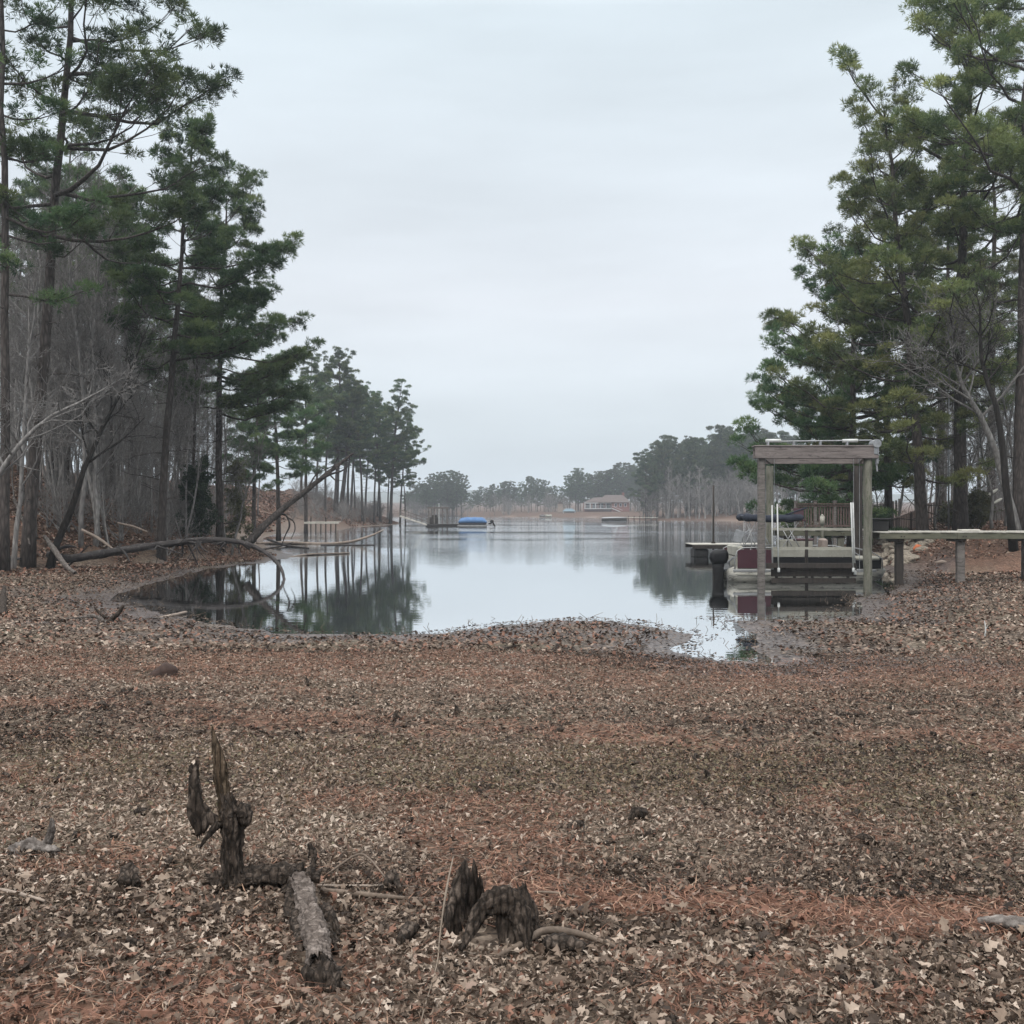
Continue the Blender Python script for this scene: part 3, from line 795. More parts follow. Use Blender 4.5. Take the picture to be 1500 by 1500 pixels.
pine('wide pine with long low limbs reaching left over the water beside the boat lift', px_x(1247, 51), 51, 34, Ht=15.0, cb=.10, r0=.22, spread=5.0, bias=(-.22, 0), nl=72, dens=1.25, dead=3, droop=.16,
     limbs=[(.17, 3.05, 4.6, -.10), (.24, 3.25, 5.0, -.02), (.30, 2.95, 5.5, .04), (.36, 3.2, 5.6, .10), (.44, 3.0, 5.0, .06), (.52, 3.3, 4.4, .1), (.62, 3.1, 3.4, .15), (.15, 3.9, 3.6, -.2), (.13, 4.6, 3.2, -.25)], needle='needle_dark')
pine('tall pine at the right edge of the photo with its crown above the frame', px_x(1492, 44), 44, 35, Ht=25, cb=.5, r0=.24, spread=5.6, bias=(-.25, 0), nl=56, dens=1.4, dead=10, **OL)
pine('background pine showing between the right edge trunk and the huge right pine', px_x(1452, 62), 62, 36, Ht=24, cb=.55, r0=.26, spread=4.8, bias=(-.1, 0), nl=46, dens=1.25, dead=10, **OL)
pine('short dark pine behind the lift, its lower limbs framed by the lift posts', px_x(1214, 66), 66, 37, Ht=10.5, cb=.12, r0=.18, spread=4.0, nl=44, dens=1.5, dead=3, droop=.12, z=gz(20.5, 66), needle='needle_dark')
pine('pine filling the gap between the two olive pines behind the walkway', px_x(1378, 66), 66, 38, Ht=22, cb=.34, r0=.24, spread=4.6, nl=50, dens=1.25, dead=6, **OL)

# ---- bare trees one can tell apart
b0 = P(70, 794, 38.5); b1 = P(110, 690, 38.5); b2 = P(160, 580, 38.8); b3 = P(216, 428, 39)
zz = gz(b0[0], 38.5)
bare('dark bare tree leaning right over the left end of the arched log', b0[0], 38.5, 70, [[0, 0, 0], b1 - b0, b2 - b0, b3 - b0], .15, wood='dark_bark', z=min(zz, b0[2]), nprim=10, L1=2.4, start=.45, up=.2)
b0 = P(1494, 770, 43); q = [P(1462, 655, 43), P(1432, 575, 42.6), P(1398, 520, 42.3), P(1388, 470, 42)]
bare('grey bare tree leaning left in front of the huge right pine, pale twigs', b0[0], 43, 71, [[0, 0, 0]] + [k - b0 for k in q], .17, z=gz(b0[0], 43), nprim=14, L1=4.2, start=.42, up=.12, kids=(0, 6, 4, 3), twig=.013, wood='pale_bark')
b0 = P(1486, 772, 40); q = [P(1478, 640, 40), P(1456, 540, 40), P(1444, 450, 40), P(1436, 395, 40)]
bare('crooked dark bare tree near the right edge, bending left halfway up', b0[0], 40, 72, [[0, 0, 0]] + [k - b0 for k in q], .15, z=gz(b0[0], 40), nprim=10, L1=2.4, start=.5, up=.3, wood='dark_bark')
b0 = P(1370, 760, 52)
bare('small pale forked tree standing by the grey pole in the yard', b0[0], 52, 73, [[0, 0, 0], [.1, 0, 1.6], [.3, 0, 3.6], [-.2, 0, 5.0]], .07, wood='pale_bark', nprim=9, L1=1.7, start=.25)
b0 = P(1425, 765, 50)
bare('small pale leaning tree just right of the huge right pine trunk', b0[0], 50, 74, [[0, 0, 0], [-.5, 0, 2.0], [.2, 0, 4.0], [1.2, 0, 5.5]], .08, wood='pale_bark', nprim=12, L1=2.0, start=.2)
b0 = P(1285, 762, 56)
bare('pale bare sapling beside the brown yard railing', b0[0], 56, 75, [[0, 0, 0], [.1, 0, 1.8], [-.2, 0, 4.2]], .06, wood='pale_bark', nprim=10, L1=1.3, start=.15)
b0 = P(338, 772, 52)
bare('pale sapling leaning right from the thicket behind the leaning dead trunk', b0[0], 52, 76, [[0, 0, 0], P(352, 700, 52) - P(338, 772, 52), P(375, 640, 52) - P(338, 772, 52), P(392, 560, 52) - P(338, 772, 52)], .06, wood='pale_bark', nprim=10, L1=1.6, start=.3)
b0 = P(330, 770, 55)
bare('pale sapling fanning left from the same thicket', b0[0], 55, 77, [[0, 0, 0], [-.2, 0, 2.2], [.3, 0, 4.6], [.2, 0, 7.2]], .06, wood='pale_bark', nprim=10, L1=1.7, start=.25)
b0 = P(18, 785, 37)
bare('thin grey tree leaning against the dark between the two leftmost pines', b0[0], 37, 78, [[0, 0, 0], [.5, 0, 3], [.3, 0, 7.5], [.8, 0, 11]], .09, nprim=12, L1=2.3, start=.3)
b0 = P(140, 780, 43)
bare('grey tree with wide fine crown right of the dark leaning tree', b0[0], 43, 79, [[0, 0, 0], [.1, 0, 3], [-.1, 0, 7.5], [.2, 0, 11.5]], .10, nprim=16, L1=3.0, start=.3)
b0 = P(-30, 790, 35)
bare('bare tree outside the left edge whose long limb arches into the photo', b0[0], 35, 80, [[0, 0, 0], [.3, 0, 3], [2.2, 0, 5.2], [4.5, .4, 6.6]], .12, nprim=12, L1=3.0, start=.35, up=.1)

for k, (px, d, hh, ln) in enumerate([(1455, 47, 7, -.8), (1472, 51, 9, .6), (1500, 46, 8, -1.6), (1418, 57, 8, -.4), (1340, 60, 6, .4)]):
    b0 = P(px, 765, d)
    bare(['pale twiggy tree between the tilted boards and the right edge', 'taller pale twiggy tree behind the crooked dark bare tree', 'pale twiggy tree cut by the right edge of the photo, leaning left', 'pale twiggy tree right behind the huge right pine trunk', 'short pale twiggy tree behind the brown yard railing'][k], b0[0], d, 170 + k,
         [[0, 0, 0], [ln * .2, 0, hh * .3], [ln * .5, 0, hh * .65], [ln, 0, hh]], .07, wood='pale_bark', nprim=14, L1=2.6, start=.2, up=.25, twig=.011)

# ---- the bare wood on the left bank, each tree its own object
protoB = []
for k in range(5):
    Hh = (13, 15.5, 11, 9, 12.5)[k]
    sx = rng.normal(0, .5, 4)
    protoB.append(bare('slim grey bare tree crowded among others in the left wood', -60, 90, 90 + k, [[0, 0, 0], [sx[0], 0, Hh * .35], [sx[1], 0, Hh * .7], [sx[2], sx[3], Hh]], (.075, .10, .06, .045, .085)[k],
                       group='slim bare trees of the left wood', nprim=(15, 17, 14, 12, 16)[k], L1=(2.8, 3.2, 2.4, 2.2, 3.0)[k], start=(.28, .35, .2, .12, .3)[k], kids=(0, 5, 4, 3), up=.45, twig=.010))
protoP = []
for k in range(3):
    protoP.append(pine('straight pine trunk standing deep among the bare trees of the left wood', -60, 95, 110 + k, group='pines deep in the left wood', Ht=(19, 21, 17)[k], cb=(.58, .62, .55)[k], r0=(.12, .15, .105)[k], spread=(2.8, 3.0, 2.6)[k], nl=30, dens=1.2, dead=14, nn=14, tsides=8))
used = set()
rng = np.random.default_rng(77)
def scatter(n, f, mind):
    pts = []; guard = 0
    while len(pts) < n and guard < 20000:
        guard += 1; p = f()
        if p is None: continue
        if all((p[0] - a[0]) ** 2 + (p[1] - a[1]) ** 2 > mind ** 2 for a in pts): pts.append(p)
    return pts


def in_left():
    d = 41 + 85 * rng.random() ** 1.6; px = rng.uniform(-90, 440); x = px_x(px, d)
    s = float(poly_sd(np.array([x]), np.array([d]), BANK_L)[0])
    return (x, d) if s > 1.3 else None


for k, (x, y) in enumerate(scatter(150, in_left, .9)):
    z = gz(x, y)
    if k % 5 == 3:
        src = protoP[(k // 4) % 3]; key = ('p', (k // 4) % 3)
    else:
        src = protoB[k % 5]; key = ('b', k % 5)
    s = rng.uniform(.75, 1.12); rz = rng.uniform(0, 6.28); ti = (rng.normal(0, .035), rng.normal(0, .035))
    if key not in used:
        used.add(key); src.location = (x, y, z); src.rotation_euler = (ti[0], ti[1], rz); src.scale = (s,) * 3
    else:
        dup(src, (x, y, z), rz, s, tilt=ti)

for k in range(120):
    p = None
    while p is None:
        dd = rng.uniform(43, 90); pp_ = rng.uniform(20, 430); xx = px_x(pp_, dd)
        if float(poly_sd(np.array([xx]), np.array([dd]), BANK_L)[0]) > .8: p = (xx, dd)
    dup(protoB[k % 5], (p[0], p[1], gz(*p)), rng.uniform(0, 6.28), (s_ := rng.uniform(.42, .78), s_, rng.uniform(.5, .95)), 'thin bare sapling filling the understorey of the left wood', 'thin saplings of the left wood', tilt=(rng.normal(0, .07), rng.normal(0, .07)))

# ---- undergrowth saplings and brush along the left bank
tr, brm = bare_parts(200, [[0, 0, 0], [.05, 0, .5], [.1, 0, 1.2]], .03, nprim=16, L1=1.3, levels=3, start=.02, kids=(0, 5, 4), up=.5, twig=.006, sides=5)
shrub = thing('brush_clump', 'knee-high to head-high tangle of bare brown brush at the foot of the left wood', 'shrub', (0, 0, 0), 0, 'brown brush clumps along the left bank')
tr.build('stem', M['grey_bark'], shrub); brm.build('twigs', M['grey_bark'], shrub)
first = True
def in_brush():
    d = rng.uniform(42, 75); px = rng.uniform(60, 430); x = px_x(px, d)
    s = float(poly_sd(np.array([x]), np.array([d]), BANK_L)[0])
    return (x, d) if .2 < s < 6 else None
for (x, y) in scatter(34, in_brush, .9):
    s = rng.uniform(.7, 1.7); rz = rng.uniform(0, 6.28); z = gz(x, y)
    if first: shrub.location = (x, y, z); shrub.rotation_euler = (0, 0, rz); shrub.scale = (s,) * 3; first = False
    else: dup(shrub, (x, y, z), rz, s)

def in_pen():
    d = rng.uniform(95, 200); px = rng.uniform(425, 600); x = px_x(px, d)
    s = float(poly_sd(np.array([x]), np.array([d]), BANK_L)[0])
    return (x, d) if .3 < s < 22 else None
for (x, y) in scatter(60, in_pen, 1.6):
    dup(shrub, (x, y, gz(x, y)), rng.uniform(0, 6.28), rng.uniform(.9, 2.1), 'brown brush clump on the red slope of the left peninsula', 'brush clumps of the left peninsula')

def leafy(name, label, x, y, h, wd_, seed, mat, cat='shrub', n=2600, leaf=.07, z=None):
    rg = np.random.default_rng(seed)
    root = thing(name, label, cat, (x, y, gz(x, y) if z is None else z))
    tr, br = bare_parts(seed, [[0, 0, 0], [.03, 0, h * .5], [0, 0, h * .95]], .05, nprim=22, L1=wd_ * .62, levels=2, start=.04, kids=(0, 5, 4), up=.3, twig=.006, sides=6)
    pts = np.vstack(br.v); sel = pts[rg.integers(0, len(pts), n)] + rg.normal(0, .10, (n, 3))
    nm = MB(); add_tufts(nm, rg, sel, rg.normal(0, 1, (n, 3)) + np.array([0, 0, .4]), 7, leaf * 2, leaf * .8, np.clip(rg.normal(.45, .25, n), 0, 1))
    tr.build('trunk', M['grey_bark'], root, smooth_=True); br.build('branches', M['grey_bark'], root); nm.build('crown', M[mat], root, tints=True)
    return root


x = px_x(292, 51); leafy('cedar_tree', 'bushy dark green young cedar at the edge of the left wood', x, 51, 3.9, 1.9, 301, 'cedar', 'tree', 3400)
x = px_x(345, 60); leafy('cedar_tree', 'thin olive green young evergreen behind the pale leaning sapling', x, 60, 5.0, 1.9, 302, 'olive_leaf', 'tree', 1700)
x = px_x(1432, 49); leafy('evergreen_shrub', 'olive green shrub at the foot of the huge right pine', x, 49, 1.5, 1.7, 303, 'olive_leaf', 'shrub', 1400)
x = px_x(1392, 54); leafy('evergreen_shrub', 'low green shrub in the yard left of the huge right pine trunk', x, 54, .8, 1.3, 304, 'olive_leaf', 'shrub', 800)

# ---- woods behind the right yard
lb = 'grey bare tree in the woods behind the right yard'; gb = 'bare trees behind the right yard'
def in_right():
    d = 58 + 70 * rng.random(); px = rng.uniform(1255, 1580); x = px_x(px, d)
    s = float(poly_sd(np.array([x]), np.array([d]), BANK_R)[0])
    return (x, d) if s > 1.5 else None
for k, (x, y) in enumerate(scatter(46, in_right, 1.6)):
    if k % 4 == 1: dup(protoP[k % 3], (x, y, gz(x, y)), rng.uniform(0, 6.28), rng.uniform(.85, 1.1), 'pine in the woods behind the right yard, seen between nearer trunks', 'pines behind the right yard')
    else: dup(protoB[k % 5], (x, y, gz(x, y)), rng.uniform(0, 6.28), rng.uniform(.7, 1.05), lb, gb)

for (x, y) in scatter(46, lambda: (lambda d, px: (px_x(px, d), d) if float(poly_sd(np.array([px_x(px, d)]), np.array([d]), BANK_R)[0]) > 6 else None)(rng.uniform(62, 125), rng.uniform(1240, 1530)), 1.5):
    dup(shrub, (x, y, gz(x, y)), rng.uniform(0, 6.28), rng.uniform(1.0, 2.4), 'bare brown brush clump in the woods edge behind the right yard', 'brush clumps behind the right yard')
# ---- far shores: single-mesh copies, too small to show their parts
def joined(seed, **kw):
    wd, cr = pine_parts(seed, **kw)
    for v, a in zip(cr.v, cr.attr): wd.v.append(v); wd.attr.append(a)
    for qq in cr.q: wd.q.append(qq + wd.n); wd.qm.append(np.ones(len(qq), np.int32))
    wd.n += cr.n
    return wd.mesh('far_pine', [M['pine_bark'], M['needle_far']], tints=True)


farP = [joined(130 + k, Ht=20, cb=(.32, .22, .45, .25, .36)[k], r0=.2, spread=(5.6, 6.4, 5.0, 5.8, 6.2)[k], nl=40, dens=.85, dead=4, nn=9, nlen=.42, nwid=.09, pad=1.25, tsides=6) for k in range(5)]
def joinedb(seed, Hh):
    tr, br = bare_parts(seed, [[0, 0, 0], [.2, 0, Hh * .5], [0, .2, Hh]], .14, nprim=16, L1=3.0, start=.25, kids=(0, 5, 4), levels=3, up=.5, twig=.028, sides=5)
    for v, a in zip(br.v, br.attr): tr.v.append(v); tr.attr.append(a)
    for qq in br.q: tr.q.append(qq + tr.n); tr.qm.append(np.zeros(len(qq), np.int32))
    tr.n += br.n
    return tr.mesh('far_bare_tree', [M['grey_bark']])
farB = [joinedb(150 + k, (12, 14, 10)[k]) for k in range(3)]


def far(me, name, px, d, top, h0, label, group, base=None):
    x = px_x(px, d); z = max(.25, gz(x, d))
    top -= 7 if 'middle' in label and 'bare' not in label else 0
    s = max(.25, (EYE + (HZ - top) / F * d - z) / h0)
    o = bpy.data.objects.new(name, me); C.objects.link(o); o.location = (x, d, z); o.rotation_euler = (0, 0, rng.uniform(0, 6.28)); o.scale = (s * rng.uniform(.9, 1.15),) * 2 + (s,)
    return tag(o, label, 'tree', group)


rng = np.random.default_rng(91)
for k in range(30):
    px = 596 + k * 2.8 + rng.normal(0, 2); far(farP[k % 5], 'pine_tree', px, rng.uniform(372, 400), 691 + abs(px - 640) * .15 + rng.uniform(-4, 30), 20, 'hazy pine on the far shore behind the blue covered boat', 'hazy far pines behind the blue covered boat')
prof = lambda px: np.interp(px, [684, 700, 718, 738, 756, 772, 790, 805, 822, 842, 852, 870, 900, 930, 950], [738, 722, 716, 710, 716, 704, 708, 722, 714, 698, 700, 702, 692, 686, 684])
for k in range(72):
    px = 688 + k * 3.65 + rng.normal(0, 2.5)
    d = rng.uniform(425, 470) if px < 800 else rng.uniform(410, 450)
    far(farP[k % 5], 'pine_tree', px, d, float(prof(px)) + (rng.uniform(-3, 10) if k % 2 else rng.uniform(4, 24)), 20, 'hazy pine in the row along the middle of the far shore', 'hazy pines along the middle far shore')
prof2 = lambda px: np.interp(px, [945, 962, 985, 1005, 1035, 1060, 1085, 1110, 1150, 1260], [672, 655, 643, 645, 652, 632, 630, 636, 645, 655])
for k in range(66):
    px = 948 + k * 4.6 + rng.normal(0, 3); d = rng.uniform(256, 310)
    far(farP[k % 5], 'pine_tree', px, d, float(prof2(px)) + rng.uniform(-6, 14) + (k % 3 == 1) * rng.uniform(0, 34), 20, 'tall hazy pine on the point right of the red brick house', 'tall hazy pines on the far right point')
for k in range(54):
    px = 972 + k * 5.6 + rng.normal(0, 3); d = rng.uniform(246, 262)
    far(farB[k % 3], 'bare_tree', px, d, rng.uniform(678, 712), (12, 14, 10)[k % 3], 'grey bare tree at the waterline of the far right point', 'bare trees along the far right point')
for k in range(16):
    px = 700 + k * 14 + rng.normal(0, 4); d = rng.uniform(405, 420)
    if 850 < px < 915: continue
    far(farB[k % 3], 'bare_tree', px, d, rng.uniform(722, 736), (12, 14, 10)[k % 3], 'small hazy bare tree along the middle of the far shore', 'bare trees along the middle far shore')
for k in range(70):
    px = rng.uniform(598, 1120) if k % 3 else rng.uniform(930, 1120); d = 252 + rng.uniform(0, 20) if px > 935 else (rng.uniform(392, 420) if px > 690 else rng.uniform(372, 384))
    if 850 < px < 925: continue
    x = px_x(px, d)
    dup(shrub, (x, d, max(.2, gz(x, d))), rng.uniform(0, 6.28), rng.uniform(2.6, 5.0), 'hazy brown thicket at the foot of the far shore trees', 'thickets along the far shore')
# ------------------------------------------------------------------ leaf litter and pine straw
def leaf_grid(K, lobed, rg):
    """Unit leaf lying along +x: (K, 3, 2) outline grid in (u, v)."""
    u = np.linspace(0, 1, K)
    wv = np.sin(np.pi * np.clip(u * .96 + .02, 0, 1)) ** .7 * .28
    if lobed and K > 4:
        wv = wv * (1 + .42 * np.cos(np.arange(K) * math.pi))
    wv[0] = .02; wv[-1] = .02
    return u, wv


def leaves(mb, rg, x, y, size, K, lobed=False, lift=.03, tilt=.45, tint=None, zoff=None):
    n = len(x)
    u, wv = leaf_grid(K, lobed, rg)
    L = size * rg.uniform(.5, 1.35, n); wid = L * rg.uniform(.35, 1.15, n)
    curl = rg.normal(0, 1.5, n) + rg.choice([0, 1.2], n); cup = rg.normal(.3, .75, n)
    # bend along the length: arc of total angle curl
    a = curl[:, None] * (u[None] - .5)
    cx = np.where(np.abs(curl[:, None]) < 1e-3, u[None] - .5, np.sin(a) / (curl[:, None] + 1e-9)); cz = -(1 - np.cos(a)) / (curl[:, None] + 1e-9)
    cx = cx * L[:, None]; cz = cz * L[:, None]
    asym = 1 + rg.normal(0, .18, (n, 2, K))
    pts = np.zeros((n, K, 3, 3))
    for s, sg in ((0, -1), (1, 0), (2, 1)):
        wdt = 0 if sg == 0 else wv[None] * wid[:, None] * asym[:, 0 if sg < 0 else 1]
        pts[:, :, s, 0] = cx; pts[:, :, s, 1] = sg * wdt * np.cos(cup[:, None]) if sg else 0; pts[:, :, s, 2] = cz + (np.abs(wdt) * np.sin(cup[:, None]) if sg else 0)
    # tilt about x, y then spin about z
    tx = rg.normal(0, tilt, n); ty = rg.normal(0, tilt * .8, n); rz = rg.uniform(0, 6.283, n)
    c, s = np.cos(tx)[:, None, None], np.sin(tx)[:, None, None]
    yy = pts[..., 1] * c - pts[..., 2] * s; zz = pts[..., 1] * s + pts[..., 2] * c; xx = pts[..., 0]
    c, s = np.cos(ty)[:, None, None], np.sin(ty)[:, None, None]
    xx, zz = xx * c + zz * s, -xx * s + zz * c
    c, s = np.cos(rz)[:, None, None], np.sin(rz)[:, None, None]
    xx, yy = xx * c - yy * s, xx * s + yy * c
    zb = zz.reshape(n, -1).min(1)
    z0 = ground(x, y) if zoff is None else zoff
    zz = zz - (zb * .8)[:, None, None] + (z0 - .004 + lift * rg.random(n) ** 1.5)[:, None, None]
    v = np.stack([xx + x[:, None, None], yy + y[:, None, None], zz], -1).reshape(-1, 3)
    i = np.arange(K - 1)[:, None] * 3; j = np.arange(2)[None]
    q1 = np.stack([i + j, i + j + 1, i + 3 + j + 1, i + 3 + j], -1).reshape(-1, 4)
    q = (np.arange(n)[:, None, None] * (K * 3) + q1[None]).reshape(-1, 4)
    if tint is None: tint = rg.random(n)
    mb.add(v, q, None, 0, np.repeat(tint, K * 3))


def fold_leaves(mb, rg, x, y, size, lift=.02, tilt=.4, tint=None):
    """Cheap leaf for the distance: two facets folded along the midrib."""
    n = len(x); L = size * rg.uniform(.6, 1.3, n); wd_ = L * rg.uniform(.22, .42, n)
    rz = rg.uniform(0, 6.283, n); d = np.stack([np.cos(rz), np.sin(rz), rg.normal(0, tilt, n)], 1); s = np.stack([-np.sin(rz), np.cos(rz), rg.normal(0, tilt, n)], 1)
    up = np.abs(rg.normal(.25, .3, n))[:, None] * np.array([0, 0, 1.0])
    z0 = ground(x, y)
    c = np.stack([x, y, z0 + lift * rg.random(n) + .02], 1)
    a = c - d * L[:, None] / 2; b = c + d * L[:, None] / 2
    l = c + (s + up) * wd_[:, None]; r = c + (-s + up) * wd_[:, None]
    v = np.stack([a, l, b, r], 1).reshape(-1, 3)
    k = np.arange(n)[:, None] * 4
    t = np.concatenate([k + np.array([[0, 1, 2]]), k + np.array([[0, 2, 3]])])
    if tint is None: tint = rg.random(n)
    mb.add(v, None, t, 0, np.repeat(tint, 4))


CLEAR = []
for (p0, p1, rr) in (((332, 1305), (440, 1305), .055), ((440, 1305), (478, 1452), .085), ((690, 1388), (765, 1388), .06), ((665, 1372), (780, 1372), .07)):
    e0, e1 = onground(*p0), onground(*p1); CLEAR.append((e0[0], e0[1], e1[0], e1[1], rr))
rg = np.random.default_rng(2024)
LF = MB()
def sample(n, d0, d1, hw=.60):
    y = np.sqrt(rg.uniform(d0 * d0, d1 * d1, n)); x = rg.uniform(-1, 1, n) * (y * hw + .6)
    return x, y


def leaf_tint(x, y, n):
    """Colour index: mostly browns and tans; bands go redder, paler or olive."""
    b = fbm(x * .45, y * .8, 61, 3) - .5
    t = np.clip(rg.beta(1.2, 1.9, n) * .88 + b * .55, 0.0, .86)
    pale = smooth(1 - np.abs(y - 6.3) / 1.5) + .6 * smooth(1 - np.abs(y - 4.3) / .5)
    t = np.clip(t + pale * .11, 0, .85)
    far_ = np.maximum(smooth((y - 11) / 4) * .6, .22)
    t = np.where(rg.random(n) < .45 * far_, rg.uniform(.88, .955, n), t)
    t = np.where(rg.random(n) < red_zone(x, y) * .8, rg.uniform(.875, .97, n), t)
    ol = smooth(1 - np.abs(y - 7.8) / 2.2 + (fbm(x * .7, y, 63, 3) - .5) * 2)
    t = np.where(rg.random(n) < .42 * ol, rg.uniform(.975, 1.0, n), t)
    sdw = -poly_sd(x, y, LAKE); t = np.where(t < .87, t * (.45 + .55 * smooth((sdw - .3) / 3.5)), t)
    return t


def keep(x, y, zmin=.012, straw=.75):
    z, sd, bl, br = ground(x, y, full=True)
    k = (z > zmin) & ((rg.random(len(x)) < .3) | (br < -2.2)) & (rg.random(len(x)) > red_zone(x, y) * straw) & (rg.random(len(x)) < .5 + .5 * smooth((sd - .1) / 1.2))
    for (ax, ay, bx, by, rr) in CLEAR:
        tt = np.clip(((x - ax) * (bx - ax) + (y - ay) * (by - ay)) / ((bx - ax) ** 2 + (by - ay) ** 2 + 1e-9), 0, 1)
        k &= np.hypot(x - ax - tt * (bx - ax), y - ay - tt * (by - ay)) > rr
    cl = .55 + .9 * fbm(x * 1.6, y * 1.6, 66, 3)
    return k & (rg.random(len(x)) < cl)


for n, d0, d1, size, K, lob, lift, tl in ((9000, 2.6, 5.2, .060, 7, True, .05, .45), (26000, 2.6, 5.4, .044, 7, True, .045, .5), (60000, 2.6, 5.6, .030, 4, False, .045, .6), (130000, 5.4, 9.0, .040, 3, False, .05, .55), (150000, 8.8, 17, .054, 3, False, .04, .45)):
    x, y = sample(n, d0, d1); k = keep(x, y); x, y = x[k], y[k]
    leaves(LF, rg, x, y, size, K, lob, lift, tl, leaf_tint(x, y, len(x)))
x, y = sample(170000, 16.5, 48, .60); k = keep(x, y, .015); x, y = x[k], y[k]
fold_leaves(LF, rg, x, y, .085, .03, .4, leaf_tint(x, y, len(x)))
x, y = sample(330000, 30, 78, .60); z, sd, bl, br = ground(x, y, full=True); k = (np.maximum(bl, br) > -2.5) & (z > .03) & (np.maximum(bl, br) < 14) & ((rg.random(len(x)) < .25) | (br < -2) | (br > 4.5) | (y > 58)); x, y = x[k], y[k]
fold_leaves(LF, rg, x, y, .14, .05, .45, np.where(rg.random(len(x)) < .6, rg.uniform(.885, .955, len(x)), rg.beta(1.3, 1.9, len(x)) * .84))
x = rg.uniform(-60, -16, 150000); y = rg.uniform(76, 205, 150000); z, sd, bl, br = ground(x, y, full=True); k = (bl > -1) & (bl < 22) & (z > .05) & (np.abs(x) < y * .34); x, y = x[k], y[k]
fold_leaves(LF, rg, x, y, .34, .06, .5, np.where(rg.random(len(x)) < .75, rg.uniform(.885, .935, len(x)), rg.beta(1.3, 2.6, len(x)) * .8))
# strand line: leaves washed up on the mud and floating just off it
x, y = sample(120000, 12, 46, .6); z, sd, bl, br = ground(x, y, full=True)
k = (sd > -.5) & (sd < .9) & (rg.random(len(x)) < .8) & (fbm(x * 1.3, y * 1.3, 88, 3) > .36); x, y = x[k], y[k]
fold_leaves(LF, rg, x, y, .07, .012, .12, np.clip(rg.beta(1.1, 3.0, len(x)) * .8, 0, .8))
tag(LF.build('fallen_leaves', M['leaf'], tints=True), 'brown dead leaves covering the dry lake bed and banks', 'leaf litter', kind='stuff')

ST = MB()
x, y = sample(290000, 2.7, 16.5, .6); k = rg.random(len(x)) < np.clip(red_zone(x, y) * np.clip(7.0 / y, .4, 1.2) + .06, 0, 1); x, y = x[k], y[k]
n = len(x); L = rg.uniform(.07, .19, n); rz = rg.uniform(0, 6.28, n) * .8 + fbm(x * 3, y * 3, 99, 2) * 6
d = np.stack([np.cos(rz), np.sin(rz), rg.normal(0, .13, n)], 1); s = np.stack([-np.sin(rz), np.cos(rz), np.zeros(n)], 1)
c = np.stack([x, y, ground(x, y) + rg.uniform(.006, .045, n)], 1)
wd_ = (.0007 + .00042 * y)[:, None]; bend = rg.normal(0, .12, n)[:, None] * L[:, None] * s
v = np.stack([c - d * L[:, None] / 2 - s * wd_, c + bend - s * wd_, c + d * L[:, None] / 2, c + bend + s * wd_], 1).reshape(-1, 3)
ST.add(v, np.arange(n)[:, None] * 4 + np.arange(4)[None], None, 0, np.repeat(rg.random(n), 4))
tag(ST.build('pine_straw', M['straw'], tints=True), 'reddish pine straw lying in drifts between the leaves', 'pine straw', kind='stuff')

# small debris: twigs and stalks in the mud of the waterline
DB = MB()
x, y = sample(9000, 13, 33, .58); z, sd, bl, br = ground(x, y, full=True); k = (sd > -1.0) & (sd < .8) & (rg.random(len(x)) < .30); x, y = x[k], y[k]
for a, b, z in zip(x, y, np.maximum(ground(x, y), -.05) if len(x) else []):
    h = rg.uniform(.03, .16) if rg.random() < .55 else .02; e = np.array([a + rg.normal(0, .12), b + rg.normal(0, .06), z + h])
    DB.tube([[a, b, z - .02], e], [.007, .004], 3, cap=False)
x, y = sample(900, 2.8, 14, .58)
for a, b, z in zip(x, y, ground(x, y) + .02):
    r_ = rg.uniform(0, 6.28); L_ = rg.uniform(.06, .28); dv = np.array([math.cos(r_), math.sin(r_), rg.normal(0, .12)]) * L_
    DB.tube([np.array([a, b, z]) - dv / 2, np.array([a, b, z + rg.uniform(0, .02)]), np.array([a, b, z]) + dv / 2 + rg.normal(0, .01, 3)], [.004, .0045, .002], 4, cap=False)
tag(DB.build('debris', M['twig']), 'short dead twigs and stalks strewn over the leaves and mud', 'debris', kind='stuff')

# dark chips of bark and rotten wood lying among the leaves
BC = MB()
x, y = sample(520, 2.8, 12, .58)
for a, b, z in zip(x, y, ground(x, y) + .025):
    r_ = rg.uniform(0, 6.28); L_ = rg.uniform(.03, .10) * (1.8 if rg.random() < .12 else 1); t_ = L_ * rg.uniform(.14, .32); dv = np.array([math.cos(r_), math.sin(r_), rg.normal(0, .2)]) * L_
    p_ = np.array([a, b, z]); BC.tube([p_ - dv / 2, p_ - dv * .2 + rg.normal(0, t_ * .4, 3), p_ + dv * .2 + rg.normal(0, t_ * .4, 3), p_ + dv / 2], [t_ * .3, t_ * rg.uniform(.7, 1.1), t_ * rg.uniform(.6, 1), t_ * .2], 7)
tag(BC.build('bark_chips', M['rot_wood'], smooth_=False), 'dark chips of bark and rotten wood scattered among the leaves', 'bark chips', kind='stuff')
# ------------------------------------------------------------------ dead wood
def catmull(pts, n):
    pts = np.asarray(pts, float); p = np.vstack([2 * pts[0] - pts[1], pts, 2 * pts[-1] - pts[-2]]); m = len(pts) - 1
    out = []
    for s in np.linspace(0, m, n):
        k = min(int(s), m - 1); t = s - k; a, b, c, d = p[k:k + 4]
        out.append(.5 * ((2 * b) + (-a + c) * t + (2 * a - 5 * b + 4 * c - d) * t * t + (-a + 3 * b - 3 * c + d) * t ** 3))
    return np.array(out)


